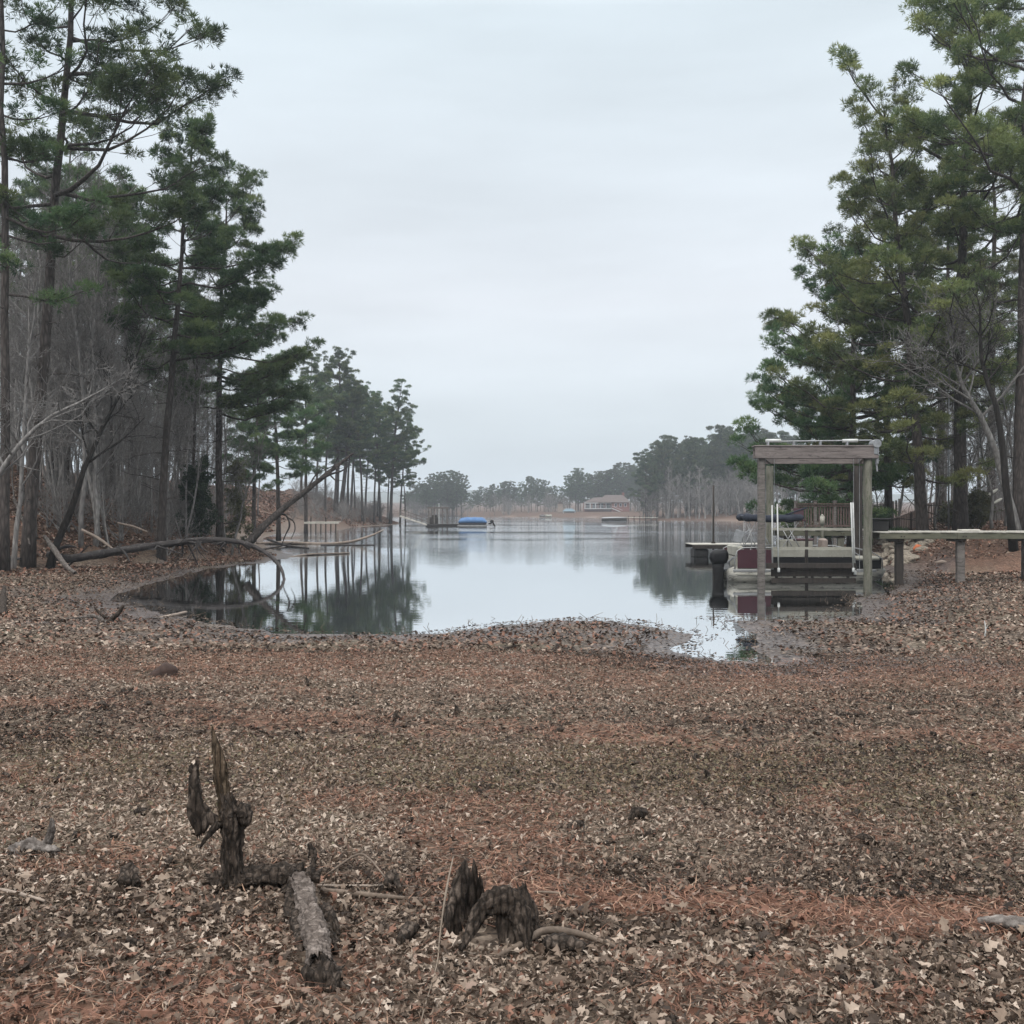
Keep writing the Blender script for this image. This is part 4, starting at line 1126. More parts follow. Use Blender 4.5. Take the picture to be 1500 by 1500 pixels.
def gnarl(mb, pts, radii, sides=22, seg=40, ridge=.25, rough=.15, seed=0, jag0=0.0, jag1=0.0, mat=0, twist=.6, flat=1.0):
    """Weathered limb: ridged, lumpy tube with splintered, hollowed ends."""
    pts = np.asarray(pts, float); c = catmull(pts, seg); R = np.interp(np.linspace(0, 1, seg), np.linspace(0, 1, len(pts)), radii)
    tg = np.gradient(c, axis=0); tg /= np.linalg.norm(tg, axis=1)[:, None]
    ref = np.zeros(3); ref[int(np.argmin(np.abs(tg.mean(0))))] = 1
    n1 = np.cross(tg, ref); n1 /= np.linalg.norm(n1, axis=1)[:, None]; n2 = np.cross(tg, n1)
    Ltot = np.linalg.norm(np.diff(c, axis=0), axis=1).sum(); rm = max(np.mean(R), 1e-3)
    rg_ = np.random.default_rng(seed); rings = []
    j0 = rg_.uniform(0, 1, sides) ** 2 * jag0; j1 = rg_.uniform(0, 1, sides) ** 2 * jag1
    for i in range(seg):
        s = i / (seg - 1) * Ltot; ring = []
        for k in range(sides):
            a = k / sides * 2 * math.pi + twist * s
            rd = mnoise.noise(Vector((math.cos(a) * 2.2 + seed * 3.1, math.sin(a) * 2.2, s / rm * .16)))
            rf = mnoise.noise(Vector((math.cos(a) * 3.5 + seed, math.sin(a) * 3.5, s / rm * 1.1 + 9))) + .55 * mnoise.noise(Vector((math.cos(a) * 8 + seed, math.sin(a) * 8, s / rm * 2.6)))
            r = R[i] * (1 + ridge * rd + rough * rf)
            p = c[i] + n1[i] * math.cos(a) * r + n2[i] * math.sin(a) * r * flat
            if i == 0: p = p - tg[i] * j0[k]
            if i == seg - 1: p = p + tg[i] * j1[k]
            ring.append(p)
        rings.append(ring)
    rings = np.array(rings)
    def inner(ring, cc, t, dep): return cc + (ring - cc) * .55 + t * dep
    start = inner(rings[0], c[0], tg[0], min(R[0] * .9, .08) if jag0 else 0)[None]; end = inner(rings[-1], c[-1], -tg[-1], min(R[-1] * .9, .08) if jag1 else 0)[None]
    mb.loft(np.concatenate([start, rings, end]), mat=mat)


# --- the snag: root crown with a splintered upright, lying root and a bark-covered limb towards the eye
def SP(px, py, d): return P(px, py, d)
D = 4.6
g0 = onground(340, 1305); D = g0[1]
snag = thing('dead_snag', 'rotten upright snag with a splintered spike, lying root and pale bark-covered limb', 'dead wood', g0)
L0 = lambda px, py, d=None: P(px, py, D if d is None else d) - g0
m = MB()
gnarl(m, [L0(345, 1318), L0(343, 1290), L0(341, 1250), L0(340, 1215), L0(336, 1190), L0(330, 1165)], [.074, .054, .047, .051, .046, .026], 40, 90, .42, .34, 3, 0, .03)
m.build('trunk', M['rot_wood'], snag, smooth_=True)
m = MB(); gnarl(m, [L0(334, 1200), L0(329, 1170), L0(324, 1135), L0(318, 1100), L0(314, 1080), L0(311, 1064)], [.046, .038, .034, .025, .012, .004], 30, 70, .5, .35, 5, 0, 0, flat=.6)
m.build('splintered_spike', M['brown_wood'], snag, smooth_=True)
m = MB()
gnarl(m, [L0(336, 1203), L0(318, 1204), L0(303, 1194), L0(293, 1180)], [.024, .026, .03, .03], 16, 24, .3, .25, 7)
gnarl(m, [L0(292, 1222, D - .04), L0(287, 1195, D - .03), L0(286, 1165, D - .02), L0(284, 1140, D), L0(287, 1125, D), L0(290, 1112, D)], [.012, .036, .030, .026, .016, .004], 16, 34, .4, .3, 8, .03, 0)
gnarl(m, [L0(284, 1132, D), L0(280, 1126, D), L0(281, 1118, D)], [.016, .013, .004], 10, 12, .3, .3, 9)
gnarl(m, [L0(322, 1206, D - .02), L0(310, 1218, D - .04), L0(299, 1232, D - .06), L0(293, 1243, D - .06)], [.022, .016, .010, .003], 12, 18, .3, .2, 10)
gnarl(m, [L0(298, 1186, D), L0(301, 1205, D - .03), L0(297, 1220, D - .03)], [.028, .022, .008], 12, 16, .4, .3, 19)
m.build('left_prong', M['rot_wood'], snag, smooth_=True)
m = MB(); gnarl(m, [L0(346, 1184), L0(355, 1190), L0(358, 1202), L0(356, 1214)], [.030, .038, .034, .010], 24, 30, .6, .5, 11)
m.build('burl', M['rot_wood'], snag, smooth_=True)
m = MB()
gnarl(m, [L0(306, 1288), L0(330, 1289), L0(360, 1287), L0(395, 1284), L0(425, 1283), L0(440, 1288, D - .02)], [.022, .056, .058, .050, .052, .060], 34, 90, .5, .5, 12, .03, 0)
gnarl(m, [L0(318, 1300), L0(335, 1325, D - .08), L0(380, 1330, D - .1), L0(412, 1327, D - .1)], [.04, .02, .016, .010], 12, 26, .3, .3, 13)
for q, (a, b) in enumerate([(372, 1330), (398, 1326), (422, 1330), (352, 1328)]):
    gnarl(m, [L0(a, 1300, D - .02), L0(a + 3, 1315, D - .03), L0(a + 1, b, D - .05)], [.022, .016, .006], 8, 10, .3, .3, 30 + q)
m.build('lying_root', M['rot_wood'], snag, smooth_=True)
g1 = onground(478, 1452); D1 = g1[1]
mid = lambda t: D + (D1 - D) * t
m = MB()
gnarl(m, [L0(432, 1286, mid(.0)), L0(443, 1296, mid(.14)), L0(450, 1330, mid(.40)), L0(463, 1372, mid(.68)), L0(469, 1412, mid(.93))], [.040, .048, .047, .054, .050], 60, 170, .22, .26, 14, .06, .07, twist=.3)
m.build('barked_limb', M['bark_root'], snag, smooth_=True)
m = MB()
gnarl(m, [L0(468, 1415, mid(.9)), L0(474, 1432, mid(.97)), L0(480, 1446, mid(1.0)), L0(484, 1452, mid(1.0))], [.052, .060, .050, .02], 34, 40, .6, .6, 15, 0, .04)
gnarl(m, [L0(476, 1440, mid(1.0)), L0(494, 1444, mid(.99)), L0(512, 1448, mid(.98))], [.035, .022, .008], 12, 14, .4, .4, 29)
gnarl(m, [L0(458, 1420, mid(.97)), L0(450, 1432, mid(.98)), L0(448, 1447, mid(1.0))], [.03, .022, .008], 12, 14, .4, .4, 28)
m.build('hollow_end', M['rot_wood'], snag, smooth_=True)
m = MB()
for q, (pp, rr) in enumerate([([(452, 1288, .12), (457, 1274, .08), (460, 1262, .06), (462, 1250, .05)], [.03, .022, .014, .003]), ([(462, 1290, .15), (466, 1280, .12), (472, 1272, .1)], [.02, .013, .004]),
                              ([(434, 1296, .05), (428, 1320, .22), (425, 1350, .36), (424, 1382, .46)], [.040, .036, .028, .014]), ([(424, 1292, .0), (416, 1318, .12), (408, 1336, .15)], [.028, .02, .006]), ([(436, 1340, .42), (440, 1380, .62), (437, 1410, .7)], [.03, .026, .012]), ([(474, 1330, .40), (488, 1346, .5), (494, 1370, .55)], [.026, .024, .010]),
                              ([(472, 1360, .55), (486, 1378, .6), (502, 1386, .62), (528, 1380, .6)], [.030, .026, .018, .006]), ([(486, 1380, .62), (494, 1394, .68)], [.02, .008])]):
    m = MB(); gnarl(m, [L0(a, b, mid(t)) for a, b, t in pp], rr, 16, 26, .45, .45, 40 + q); m.build('root_stub', M['rot_wood'], snag, smooth_=True)

# --- hollow stump
gs = onground(720, 1385); Ds = gs[1]
stump = thing('hollow_stump', 'dark hollow stump with ragged walls and an arched root, right of the snag', 'stump', gs)
A0 = lambda px, py, dd=0.0: P(px, py, Ds + dd) - gs
def shell(a0, a1, cx, cy, r0, r1, zb, prof, thick, seed, n=90, lv=22):
    mo, up = [], []
    m = MB(); rg_ = np.random.default_rng(seed)
    A = np.linspace(a0, a1, n); hh = np.array([np.interp(k / (n - 1), *prof) for k in range(n)]) * (1 + rg_.normal(0, .13, n))
    outer = []; inner = []
    for k, a in enumerate(A):
        co, ci = [], []
        for l in range(lv):
            f = l / (lv - 1); z = zb + hh[k] * f
            r = (r0 + (r1 - r0) * f) * (1 + .16 * mnoise.noise(Vector((math.cos(a) * 5, math.sin(a) * 5, z * 5 + seed))) + .08 * mnoise.noise(Vector((a * 14, z * 9, seed))))
            th = thick * (1.15 - .75 * f)
            co.append([cx + math.cos(a) * r, cy + math.sin(a) * r, z]); ci.append([cx + math.cos(a) * (r - th), cy + math.sin(a) * (r - th), z - .01 * f])
        outer.append(co + ci[::-1])
    m.loft(np.array(outer), cap=True)
    return m
wall = shell(rad(10), rad(190), 0.0, .16, .185, .15, -.05, ([0, .1, .2, .32, .45, .6, .68, .78, .86, .93, 1], [.10, .19, .12, .05, .10, .26, .25, .27, .24, .26, .12]), .040, 5)
wall.build('ragged_wall', M['rot_wood'], stump, smooth_=True)
m = MB(); gnarl(m, [A0(660, 1375, .10), A0(664, 1340, .12), A0(670, 1305, .14), A0(678, 1275, .15), A0(682, 1260, .15)], [.030, .034, .036, .022, .005], 16, 34, .4, .3, 51)
gnarl(m, [A0(650, 1378, .02), A0(657, 1345, .05), A0(664, 1315, .1)], [.012, .016, .014], 12, 20, .4, .3, 52)
m.build('tall_fang', M['rot_wood'], stump, smooth_=True)
m = MB()
gnarl(m, [A0(674, 1392, -.16), A0(688, 1368, -.12), A0(702, 1340, -.08), A0(718, 1325, -.06), A0(738, 1318, -.06), A0(755, 1328, -.06), A0(764, 1350, -.08), A0(769, 1378, -.1), A0(770, 1392, -.12)], [.010, .018, .030, .042, .050, .050, .042, .030, .02], 34, 110, .5, .35, 53, flat=.8)
for q, a in enumerate([736, 744, 752, 760]):
    gnarl(m, [A0(a, 1330, -.05), A0(a - 1, 1355, -.06), A0(a + 1, 1386, -.08)], [.028, .024, .014], 10, 18, .4, .3, 60 + q)
m.build('arched_root', M['rot_wood'], stump, smooth_=True)
m = MB(); gnarl(m, [A0(777, 1378, .08), A0(774, 1350, .10), A0(770, 1325, .11), A0(766, 1305, .12)], [.045, .044, .036, .018], 18, 30, .4, .35, 57, 0, .05)
gnarl(m, [A0(762, 1370, .1), A0(760, 1340, .12), A0(758, 1318, .12)], [.035, .03, .012], 14, 20, .4, .35, 58, 0, .05)
m.build('broken_side', M['rot_wood'], stump, smooth_=True)

# --- other foreground pieces of wood
def stick(name, label, cat, pxs, radii, mat, seed=0, jag=0.0, sides=10, seg=26, ridge=.15, rough=.12, lift=None, up=None):
    if lift is None: lift = .035 if pxs[0][1] > 1180 else .01
    pts = [onground(a, b) + np.array([0, 0, radii[min(i, len(radii) - 1)] * .6 + lift + (0 if up is None else up[i])]) for i, (a, b) in enumerate(pxs)]
    m = MB(); gnarl(m, pts, radii, sides, seg, ridge, rough, seed, jag, jag, twist=.2)
    o = m.build(name, M[mat], smooth_=True, loc=pts[0]); return tag(o, label, cat)


r_ = thing('driftwood', 'pale grey driftwood knot with an upturned arm, near the left edge', 'driftwood', onground(45, 1255))
g_ = np.array(r_.location); dd = g_[1]
m = MB(); gnarl(m, [P(12, 1252, dd) - g_, P(35, 1243, dd) - g_, P(58, 1243, dd - .02) - g_, P(84, 1247, dd - .03) - g_], [.026, .042, .034, .014], 26, 60, .5, .5, 71, .02, .02)
gnarl(m, [P(30, 1246, dd) - g_, P(26, 1258, dd - .06) - g_, P(24, 1268, dd - .1) - g_], [.03, .022, .012], 12, 14, .3, .3, 73)
m.build('body', M['grey_drift'], r_, smooth_=True)
m = MB(); gnarl(m, [P(62, 1246, dd) - g_, P(70, 1232, dd) - g_, P(75, 1215, dd) - g_, P(76, 1200, dd) - g_], [.024, .022, .018, .009], 20, 40, .4, .4, 72, 0, .01)
m.build('arm', M['grey_drift'], r_, smooth_=True)
stick('thin_stick', 'thin bleached stick lying at the left edge below the grey driftwood', 'stick', [(-10, 1312), (30, 1322), (66, 1332)], [.007, .009, .006], 'pale_drift', 3)
stick('stub', 'short dark stub of root left of the fallen bark-covered limb', 'root', [(180, 1312), (190, 1300), (200, 1310)], [.03, .035, .02], 'rot_wood', 4, ridge=.4, rough=.4, up=[0, .03, 0])
stick('branch', 'brown branch lying on the leaves right of the snag', 'branch', [(470, 1317), (520, 1322), (575, 1327), (618, 1328)], [.013, .014, .011, .006], 'twig', 5)
stick('bare_twig', 'thin pale twig running from the snag to a dark knot', 'twig', [(465, 1308), (520, 1309), (575, 1308), (612, 1311)], [.005, .006, .005, .003], 'pale_drift', 6)
stick('bent_twig', 'thin bent twig arching over the leaves above the brown branch', 'twig', [(478, 1292), (520, 1278), (540, 1282), (572, 1306)], [.004, .006, .006, .004], 'twig', 7, up=[0, .05, .05, 0])
stick('root_knot', 'dark knot of root at the end of the thin pale twig', 'root', [(566, 1312), (575, 1304), (586, 1314)], [.018, .030, .012], 'rot_wood', 8, ridge=.4, rough=.4, up=[0, .02, 0])
stick('root_knot', 'brown rotten knob lying between the snag and the hollow stump', 'root', [(586, 1395), (600, 1380), (612, 1372)], [.02, .034, .012], 'rot_wood', 9, ridge=.4, rough=.4)
stick('vine', 'thin dry vine stem trailing from the hollow stump to the bottom of the photo', 'vine', [(664, 1300), (654, 1340), (645, 1385), (640, 1425), (622, 1490), (615, 1520)], [.003, .0055, .0035, .0028, .0025, .002], 'dry_stalk', 10, seg=40, up=[.12, .08, .02, 0, 0, 0])
stick('branch', 'curved brown branch in front of the hollow stump', 'branch', [(728, 1415), (765, 1400), (800, 1388), (850, 1390), (905, 1402)], [.008, .014, .016, .014, .007], 'twig', 11, up=[0, .01, .03, .02, 0])
stick('rotten_log', 'small dark rotten log under the curved brown branch', 'log', [(800, 1402), (825, 1400), (858, 1406)], [.03, .038, .02], 'rot_wood', 12, .02, ridge=.4, rough=.4)
stick('weathered_log', 'grey weathered log end at the right edge of the photo', 'log', [(1432, 1362), (1465, 1366), (1500, 1376), (1560, 1392)], [.012, .028, .038, .04], 'grey_drift', 13, ridge=.3, rough=.25)
stick('stick', 'thin brown stick on the leaves at the hollow stump side, pointing right', 'stick', [(782, 1318), (815, 1320), (850, 1326)], [.006, .007, .004], 'twig', 14)
stick('driftwood_stick', 'dark flat stick lying on the open lake bed below the boat lift', 'stick', [(1222, 1048), (1250, 1050), (1274, 1051)], [.012, .022, .01], 'rot_wood', 15)
stick('driftwood_stick', 'longer dark stick lying on the open lake bed at the right', 'stick', [(1320, 1047), (1355, 1046), (1392, 1049)], [.012, .02, .01], 'rot_wood', 16)
stick('driftwood_stick', 'dark stick on the leaves beside the water edge near the middle', 'stick', [(722, 957), (745, 950), (762, 947)], [.015, .02, .01], 'rot_wood', 17)
stick('stump_stub', 'small broken dark stump standing at the left edge of the lake bed', 'stump', [(2, 902), (4, 893), (6, 884)], [.10, .09, .04], 'rot_wood', 18, .06, up=[-.1, .12, .38], ridge=.3, rough=.3)
for i, (a, b, h, lb) in enumerate([(1035, 1146, .10, 'tiny dark snag poking from the leaves right of centre'), (1133, 1180, .07, 'small dark stub in the pale leaves below the inlet'), (1116, 1168, .05, 'low dark stub beside the small dark stub below the inlet'),
                                   (668, 1048, .12, 'short dark twig standing in the reddish band of straw'), (449, 1004, .10, 'small black stub on the lake bed right of the dark rock'), (1235, 1450, .06, 'dark root stub in the straw at the bottom right'),
                                   (1282, 1462, .07, 'black root stub right of the bottom right straw patch'), (455, 1262, .10, 'dark root tuft behind the snag limb')]):
    p = onground(a, b); m = MB(); gnarl(m, [p + [0, 0, -.02], p + [.01, 0, h * .5], p + [-.012, .0, h]], [h * .26, h * .22, h * .05], 10, 14, .4, .4, 80 + i)
    tag(m.build('stub', M['rot_wood'], smooth_=True, loc=p), lb, 'root stub')
p = onground(242, 990); m = MB()
ico = []
rings = []
for f in np.linspace(0, 1, 12):
    rr = .175 * math.sqrt(max(1e-3, 1 - f ** 2.2)); ring = []
    for k in range(22):
        a = k / 22 * 6.283; nn = 1 + .22 * mnoise.noise(Vector((math.cos(a) * 1.3, math.sin(a) * 1.3, f * 2)))
        ring.append([p[0] + math.cos(a) * rr * nn * 1.1, p[1] + math.sin(a) * rr * nn * .8, p[2] - .04 + f * .19 * (1 + .2 * math.cos(a + 1))])
    rings.append(ring)
m.loft(rings); tag(m.build('rock', M['darkrock'], smooth_=True, loc=p), 'dark brown rock lying alone on the lake bed at the left', 'rock')
# forked dead branch on the mud
p = onground(155, 913); br_ = thing('forked_branch', 'dark forked dead branch lying on the mud by the left tip of the water', 'branch', p); dd = p[1]
m = MB(); gnarl(m, [P(157, 915, dd) - p, P(150, 908, dd) - p, P(138, 902, dd) - p, P(128, 901, dd) - p], [.05, .045, .04, .02], 12, 24, .3, .3, 91)
gnarl(m, [P(140, 903, dd) - p, P(120, 904, dd) - p, P(96, 907, dd) - p], [.025, .02, .01], 10, 16, .3, .3, 92)
m.build('stem', M['grey_drift'], br_, smooth_=True)
m = MB(); gnarl(m, [P(157, 914, dd) - p, P(165, 906, dd) - p, P(174, 898, dd) - p, P(180, 888, dd) - p], [.05, .05, .045, .03], 12, 24, .3, .3, 93, 0, .03)
gnarl(m, [P(155, 905, dd) - p, P(144, 896, dd) - p, P(138, 889, dd) - p], [.03, .028, .015], 10, 16, .3, .3, 94)
m.build('fork', M['rot_wood'], br_, smooth_=True)

# --- fallen and leaning trunks of the left bank
base = P(100, 816, 39.0)
def stubs(root, path, rads, n, seed, lo, hi, mat, f0=.05, f1=.95, down=.5):
    rg_ = np.random.default_rng(seed); path = catmull(path, 60)
    for q in range(n):
        k = int(rg_.uniform(f0, f1) * 59); p = path[k]; L_ = rg_.uniform(lo, hi); v = rg_.normal(0, 1, 3); v[2] = v[2] * .6 - down; v /= np.linalg.norm(v)
        e = p + v * L_; w_ = rg_.normal(0, .12 * L_, 3); r_ = np.interp(k / 59, np.linspace(0, 1, len(rads)), rads) * .38
        m = MB(); gnarl(m, [p, p + v * L_ * .5 + w_, e + w_ * 1.5], [r_, r_ * .7, r_ * .2], 7, 10, .35, .3, seed + q)
        for z_ in range(2):
            s = p + v * L_ * rg_.uniform(.4, .8) + w_; m.tube([s, s + (v + rg_.normal(0, .7, 3)) * L_ * .5], [r_ * .4, r_ * .12], 4)
        m.build('broken_limb', M[mat], root, smooth_=True)
ft = thing('fallen_log', 'long black fallen log arching over the left shore into the water', 'log', base)
m = MB(); gnarl(m, [P(70, 812, 39.2) - base, P(100, 818, 39) - base, P(150, 811, 39) - base, P(200, 803, 39) - base, P(250, 796, 39.2) - base, P(300, 791, 39.4) - base, P(345, 793, 39.2) - base, P(375, 802, 38.4) - base, P(398, 816, 37.4) - base, P(412, 834, 36.4) - base, P(417, 852, 35.6) - base],
                [.11, .15, .15, .14, .125, .11, .095, .08, .068, .055, .04], 20, 130, .3, .3, 101, twist=.1)
m.build('trunk', M['black_log'], ft, smooth_=True)
m = MB()
for q, (pp, rr) in enumerate([([(80, 806), (100, 800), (112, 802)], [.08, .06, .02]), ([(230, 800), (250, 806), (270, 812)], [.04, .03, .01]), ([(290, 793), (296, 803), (304, 809)], [.05, .03, .01]), ([(330, 795), (322, 806), (328, 814)], [.04, .03, .01]),
                              ([(262, 797), (274, 786), (290, 780)], [.03, .02, .01]), ([(380, 806), (395, 803), (412, 800), (430, 794)], [.04, .035, .025, .01])]):
    m = MB(); gnarl(m, [P(a, b, 38.9) - base for a, b in pp], rr, 8, 14, .3, .2, 110 + q); m.build('broken_limb', M['black_log'], ft, smooth_=True)
stubs(ft, [P(100, 818, 39) - base, P(200, 803, 39) - base, P(300, 791, 39.4) - base, P(345, 793, 39.2) - base, P(398, 816, 37.4) - base], [.15, .14, .11, .095, .068], 16, 700, .35, 1.0, 'black_log')
base = P(78, 800, 38)
m = MB(); gnarl(m, [P(66, 786, 38.4), P(76, 800, 38), P(86, 815, 37.2), P(98, 830, 36.6), P(110, 839, 36.2)], [.06, .095, .09, .08, .055], 16, 50, .3, .3, 102, .05, .05)
tag(m.build('broken_limb', M['grey_drift'], smooth_=True, loc=base), 'short pale broken limb lying across the root end of the arched log', 'dead limb')
base = P(366, 794, 45)
lt = thing('leaning_dead_trunk', 'dead trunk leaning right from the left shore over the water', 'dead tree', base)
m = MB(); gnarl(m, [P(360, 802, 45) - base, P(375, 783, 45.2) - base, P(400, 758, 45.8) - base, P(430, 733, 46.6) - base, P(462, 708, 47.6) - base, P(492, 684, 48.6) - base, P(517, 664, 49.4) - base], [.19, .17, .145, .125, .11, .09, .04], 18, 110, .3, .25, 103, 0, .1)
m.build('trunk', M['pine_bark'], lt, smooth_=True)
m = MB()
for q, (pp, rr) in enumerate([([(486, 690), (492, 676), (496, 668)], [.05, .03, .01]), ([(470, 702), (486, 694), (500, 690), (512, 682)], [.06, .05, .04, .01]), ([(408, 752), (420, 756), (424, 770), (418, 784), (412, 800)], [.05, .045, .04, .03, .015]), ([(420, 757), (430, 764), (432, 776), (426, 790)], [.035, .03, .025, .01]),
                              ([(362, 798), (374, 790), (386, 776), (396, 768)], [.05, .04, .03, .01]), ([(380, 780), (372, 768), (366, 757)], [.03, .02, .01])]):
    m = MB(); gnarl(m, [P(a, b, 46.3) - base for a, b in pp], rr, 8, 16, .2, .2, 120 + q); m.build('broken_limb', M['black_log'], lt, smooth_=True)
stubs(lt, [P(375, 783, 45.2) - base, P(430, 733, 46.6) - base, P(492, 684, 48.6) - base, P(517, 664, 49.4) - base], [.18, .14, .11, .06], 11, 800, .4, 1.3, 'pine_bark', .1, 1.0, 0.0)
def pole_log(name, label, pts, rr, mat, seed, cat='log'):
    m = MB(); gnarl(m, pts, rr, 10, 46, .15, .15, seed, .03, .03); return tag(m.build(name, M[mat], smooth_=True, loc=pts[0]), label, cat)
pole_log('driftwood_pole', 'long pale driftwood pole floating with its tip raised, left cove', [P(376, 796, 73), P(420, 795, 73), P(470, 797, 73), P(510, 794, 73), P(540, 786, 74), P(562, 776, 75)], [.10, .12, .12, .10, .08, .04], 'pale_drift', 131)
pole_log('driftwood_pole', 'dark waterlogged pole floating just below the pale driftwood pole', [P(470, 799, 70.5), P(500, 799, 70.5), P(548, 798.5, 70.8)], [.10, .09, .05], 'black_log', 132)
pole_log('driftwood_pole', 'dark pole slanting down from the left shore into the cove', [P(392, 790, 71), P(420, 799, 68), P(452, 803, 65)], [.08, .08, .05], 'black_log', 133)
pole_log('driftwood_pole', 'pale thin pole lying on the shore at the foot of the leaning dead trunk', [P(420, 817, 53), P(455, 812, 55), P(512, 810, 57)], [.05, .06, .04], 'pale_drift', 134)
for i, (a, b, c, d_, dd, r_, lb) in enumerate([(120, 776, 168, 806, 41.5, .07, 'pale fallen branch on the slope above the arched log'), (172, 766, 216, 779, 44, .05, 'thin yellowish fallen branch lying high on the left slope'), (20, 730, 44, 798, 38, .06, 'grey thin leaning pole beside the huge leaning pine'),
                                               (0, 819, 30, 819, 38, .09, 'dark log end lying at the left edge of the bank'), (172, 800, 190, 822, 38, .04, 'thin broken branch propped below the arched log'), (90, 838, 128, 800, 40, .045, 'thin dark branch crossing the root end of the arched log')]):
    pole_log('fallen_branch', lb, [P(a, b, dd), P((a + c) / 2 + 2, (b + d_) / 2 - 1, dd), P(c, d_, dd - .3)], [r_ * .8, r_, r_ * .5], 'pale_drift' if i < 2 else ('grey_drift' if i == 2 else 'black_log'), 140 + i, 'branch')
pole_log('floating_branch', 'pale branch end lying half in the water at the near left shore', [P(225, 906, 23), P(250, 902, 23.1), P(272, 897, 23.8)], [.02, .04, .035], 'pale_drift', 150, 'branch')

# ------------------------------------------------------------------ boat lift
LD = 31.8                                  # front row of posts
RD = 37.3                                  # rear row
lift = thing('boat_lift', 'timber boat lift frame of four tall posts with a heavy top beam', 'boat lift', (P(1200, 0, LD)[0], LD, 0))
o0 = np.array([lift.location[0], LD, 0.0])
Q = lambda px, py, d=LD: P(px, py, d) - o0
xl, xr_ = Q(1115, 0)[0], Q(1271, 0)[0]
zt = EYE + (HZ - 671) / F * LD
def post(cx, cy, w_, h, mat, round_=False, zb=-.6):
    m = MB()
    if round_:
        zz = np.linspace(zb, h, 14); rg_ = np.random.default_rng(int(abs(cx) * 100)); m.tube(np.stack([cx + rg_.normal(0, .006, 14), np.full(14, cy), zz], 1), w_ / 2 * (1 + rg_.normal(0, .02, 14)), 16)
    else:
        m.box((cx, cy, (zb + h) / 2), (w_, w_, h - zb), bev=.015)
    return m
post(xl, 0, .20, zt, 'timber').build('post', M['timber'], lift)
post(xr_, 0, .27, zt, 'green_post', True).build('post', M['green_post'], lift, smooth_=True)
post(Q(1127.5, 0, RD)[0], RD - LD, .26, zt, 'green_post', True).build('post', M['green_post'], lift, smooth_=True)
post(Q(1257, 0, RD)[0], RD - LD, .30, zt, 'dark_post', True).build('post', M['dark_post'], lift, smooth_=True)
m = MB(); m.box(((xl + xr_) / 2 + .02, -.16, zt + .16), (xr_ - xl + .50, .09, .36), bev=.012); m.box(((xl + xr_) / 2 + .02, .16, zt + .16), (xr_ - xl + .46, .09, .34), bev=.012)
m.box(((xl + xr_) / 2 + .02, 0, zt + .365), (xr_ - xl + .54, .46, .045), bev=.01)
m.build('front_beam', M['beam'], lift)
m = MB(); xa, xb = Q(1127.5, 0, RD)[0], Q(1257, 0, RD)[0]
m.box(((xa + xb) / 2, RD - LD, zt + .22), (xb - xa + .4, .12, .3), bev=.012); m.build('rear_beam', M['beam'], lift)
for sx, ex in ((xl, xa), (xr_, xb)):
    m = MB(); m.bar((sx, .12, zt + .20), (ex, RD - LD - .1, zt + .20), .10, .28); m.build('side_beam', M['beam'], lift)
m = MB(); z_ = zt + .48
m.tube([(xl + .18, -.05, z_ + .03), (xr_ + .1, -.05, z_ + .07)], .022, 8)
for f in (.06, .3, .55, .8): m.box((xl + (xr_ - xl) * f, -.05, z_ - .02), (.05, .12, .13))
m.build('drive_shaft', M['galv'], lift, smooth_=False)
for f0, f1 in ((.04, .18), (.76, .90)):
    m = MB(); m.tube([(xl + (xr_ - xl) * f0, -.05, z_ + .05), (xl + (xr_ - xl) * f1, -.05, z_ + .06)], .055, 10); m.build('cable_drum', M['white_plastic'], lift, smooth_=True)
m = MB(); m.box((xr_ + .20, -.1, zt + .30), (.16, .26, .42), bev=.03); m.tube([(xr_ + .20, -.28, zt + .44), (xr_ + .20, .1, zt + .44)], .13, 14); m.box((xr_ + .25, -.1, zt - .03), (.07, .16, .34), bev=.02); m.tube([(xr_ + .24, -.1, zt - .2), (xr_ + .26, -.1, zt - .42)], .03, 8)
m.build('winch', M['galv'], lift)
for cx, cy in ((xl + .16, .1), (xr_ - .22, .1), (xa + .14, RD - LD - .1), (xb - .2, RD - LD - .1)):
    m = MB(); m.tube([(cx, cy, zt + .3), (cx, cy, .45)], .008, 5); m.build('cable', M['galv'], lift)
m = MB()
zc = EYE - (829 - HZ) / F * LD
m.bar((xl + .2, .25, zc), (xr_ - .3, .25, zc), .12, .15); m.bar((xa + .1, RD - LD - .25, zc - .1), (xb - .1, RD - LD - .25, zc - .1), .12, .15)
for f in (.2, .4, .6, .8): m.bar((xl + .3 + (xr_ - xl - .7) * f, .3, zc - .08), (xa + .2 + (xb - xa - .5) * f, RD - LD - .3, zc - .14), .08, .1)
m.build('cradle', M['dark_post'], lift)
m = MB(); m.box(((xl + xr_) / 2 + .1, .42, zc - .18), (xr_ - xl - .62, .06, .34), bev=.01); m.box(((xl + xr_) / 2 + .1, .44, .20), (xr_ - xl - .66, .08, .16), bev=.01)  # dark boards added to stand in for the shade under the boat
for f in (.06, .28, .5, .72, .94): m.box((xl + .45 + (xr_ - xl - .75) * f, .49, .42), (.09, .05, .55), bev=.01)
m.build('shade_board', M['dark_post'], lift)
for pxa, pya, pxb, pyb, dz in ((1131, 740, 1131.5, 832, .35), (1138.5, 738, 1140.5, 836, .2), (1246.5, 736, 1250, 836, .2), (1249.5, 736, 1252.5, 840, .35)):
    m = MB(); m.tube([Q(pxb, pyb, LD + dz), Q((pxa + pxb) / 2, (pya + pyb) / 2, LD + dz), Q(pxa, pya, LD + dz)], .024, 10); m.box(Q(pxb, pyb - 1, LD + dz), (.075, .075, .14), bev=.01)
    m.build('guide_pole', M['white_plastic'], lift, smooth_=True)
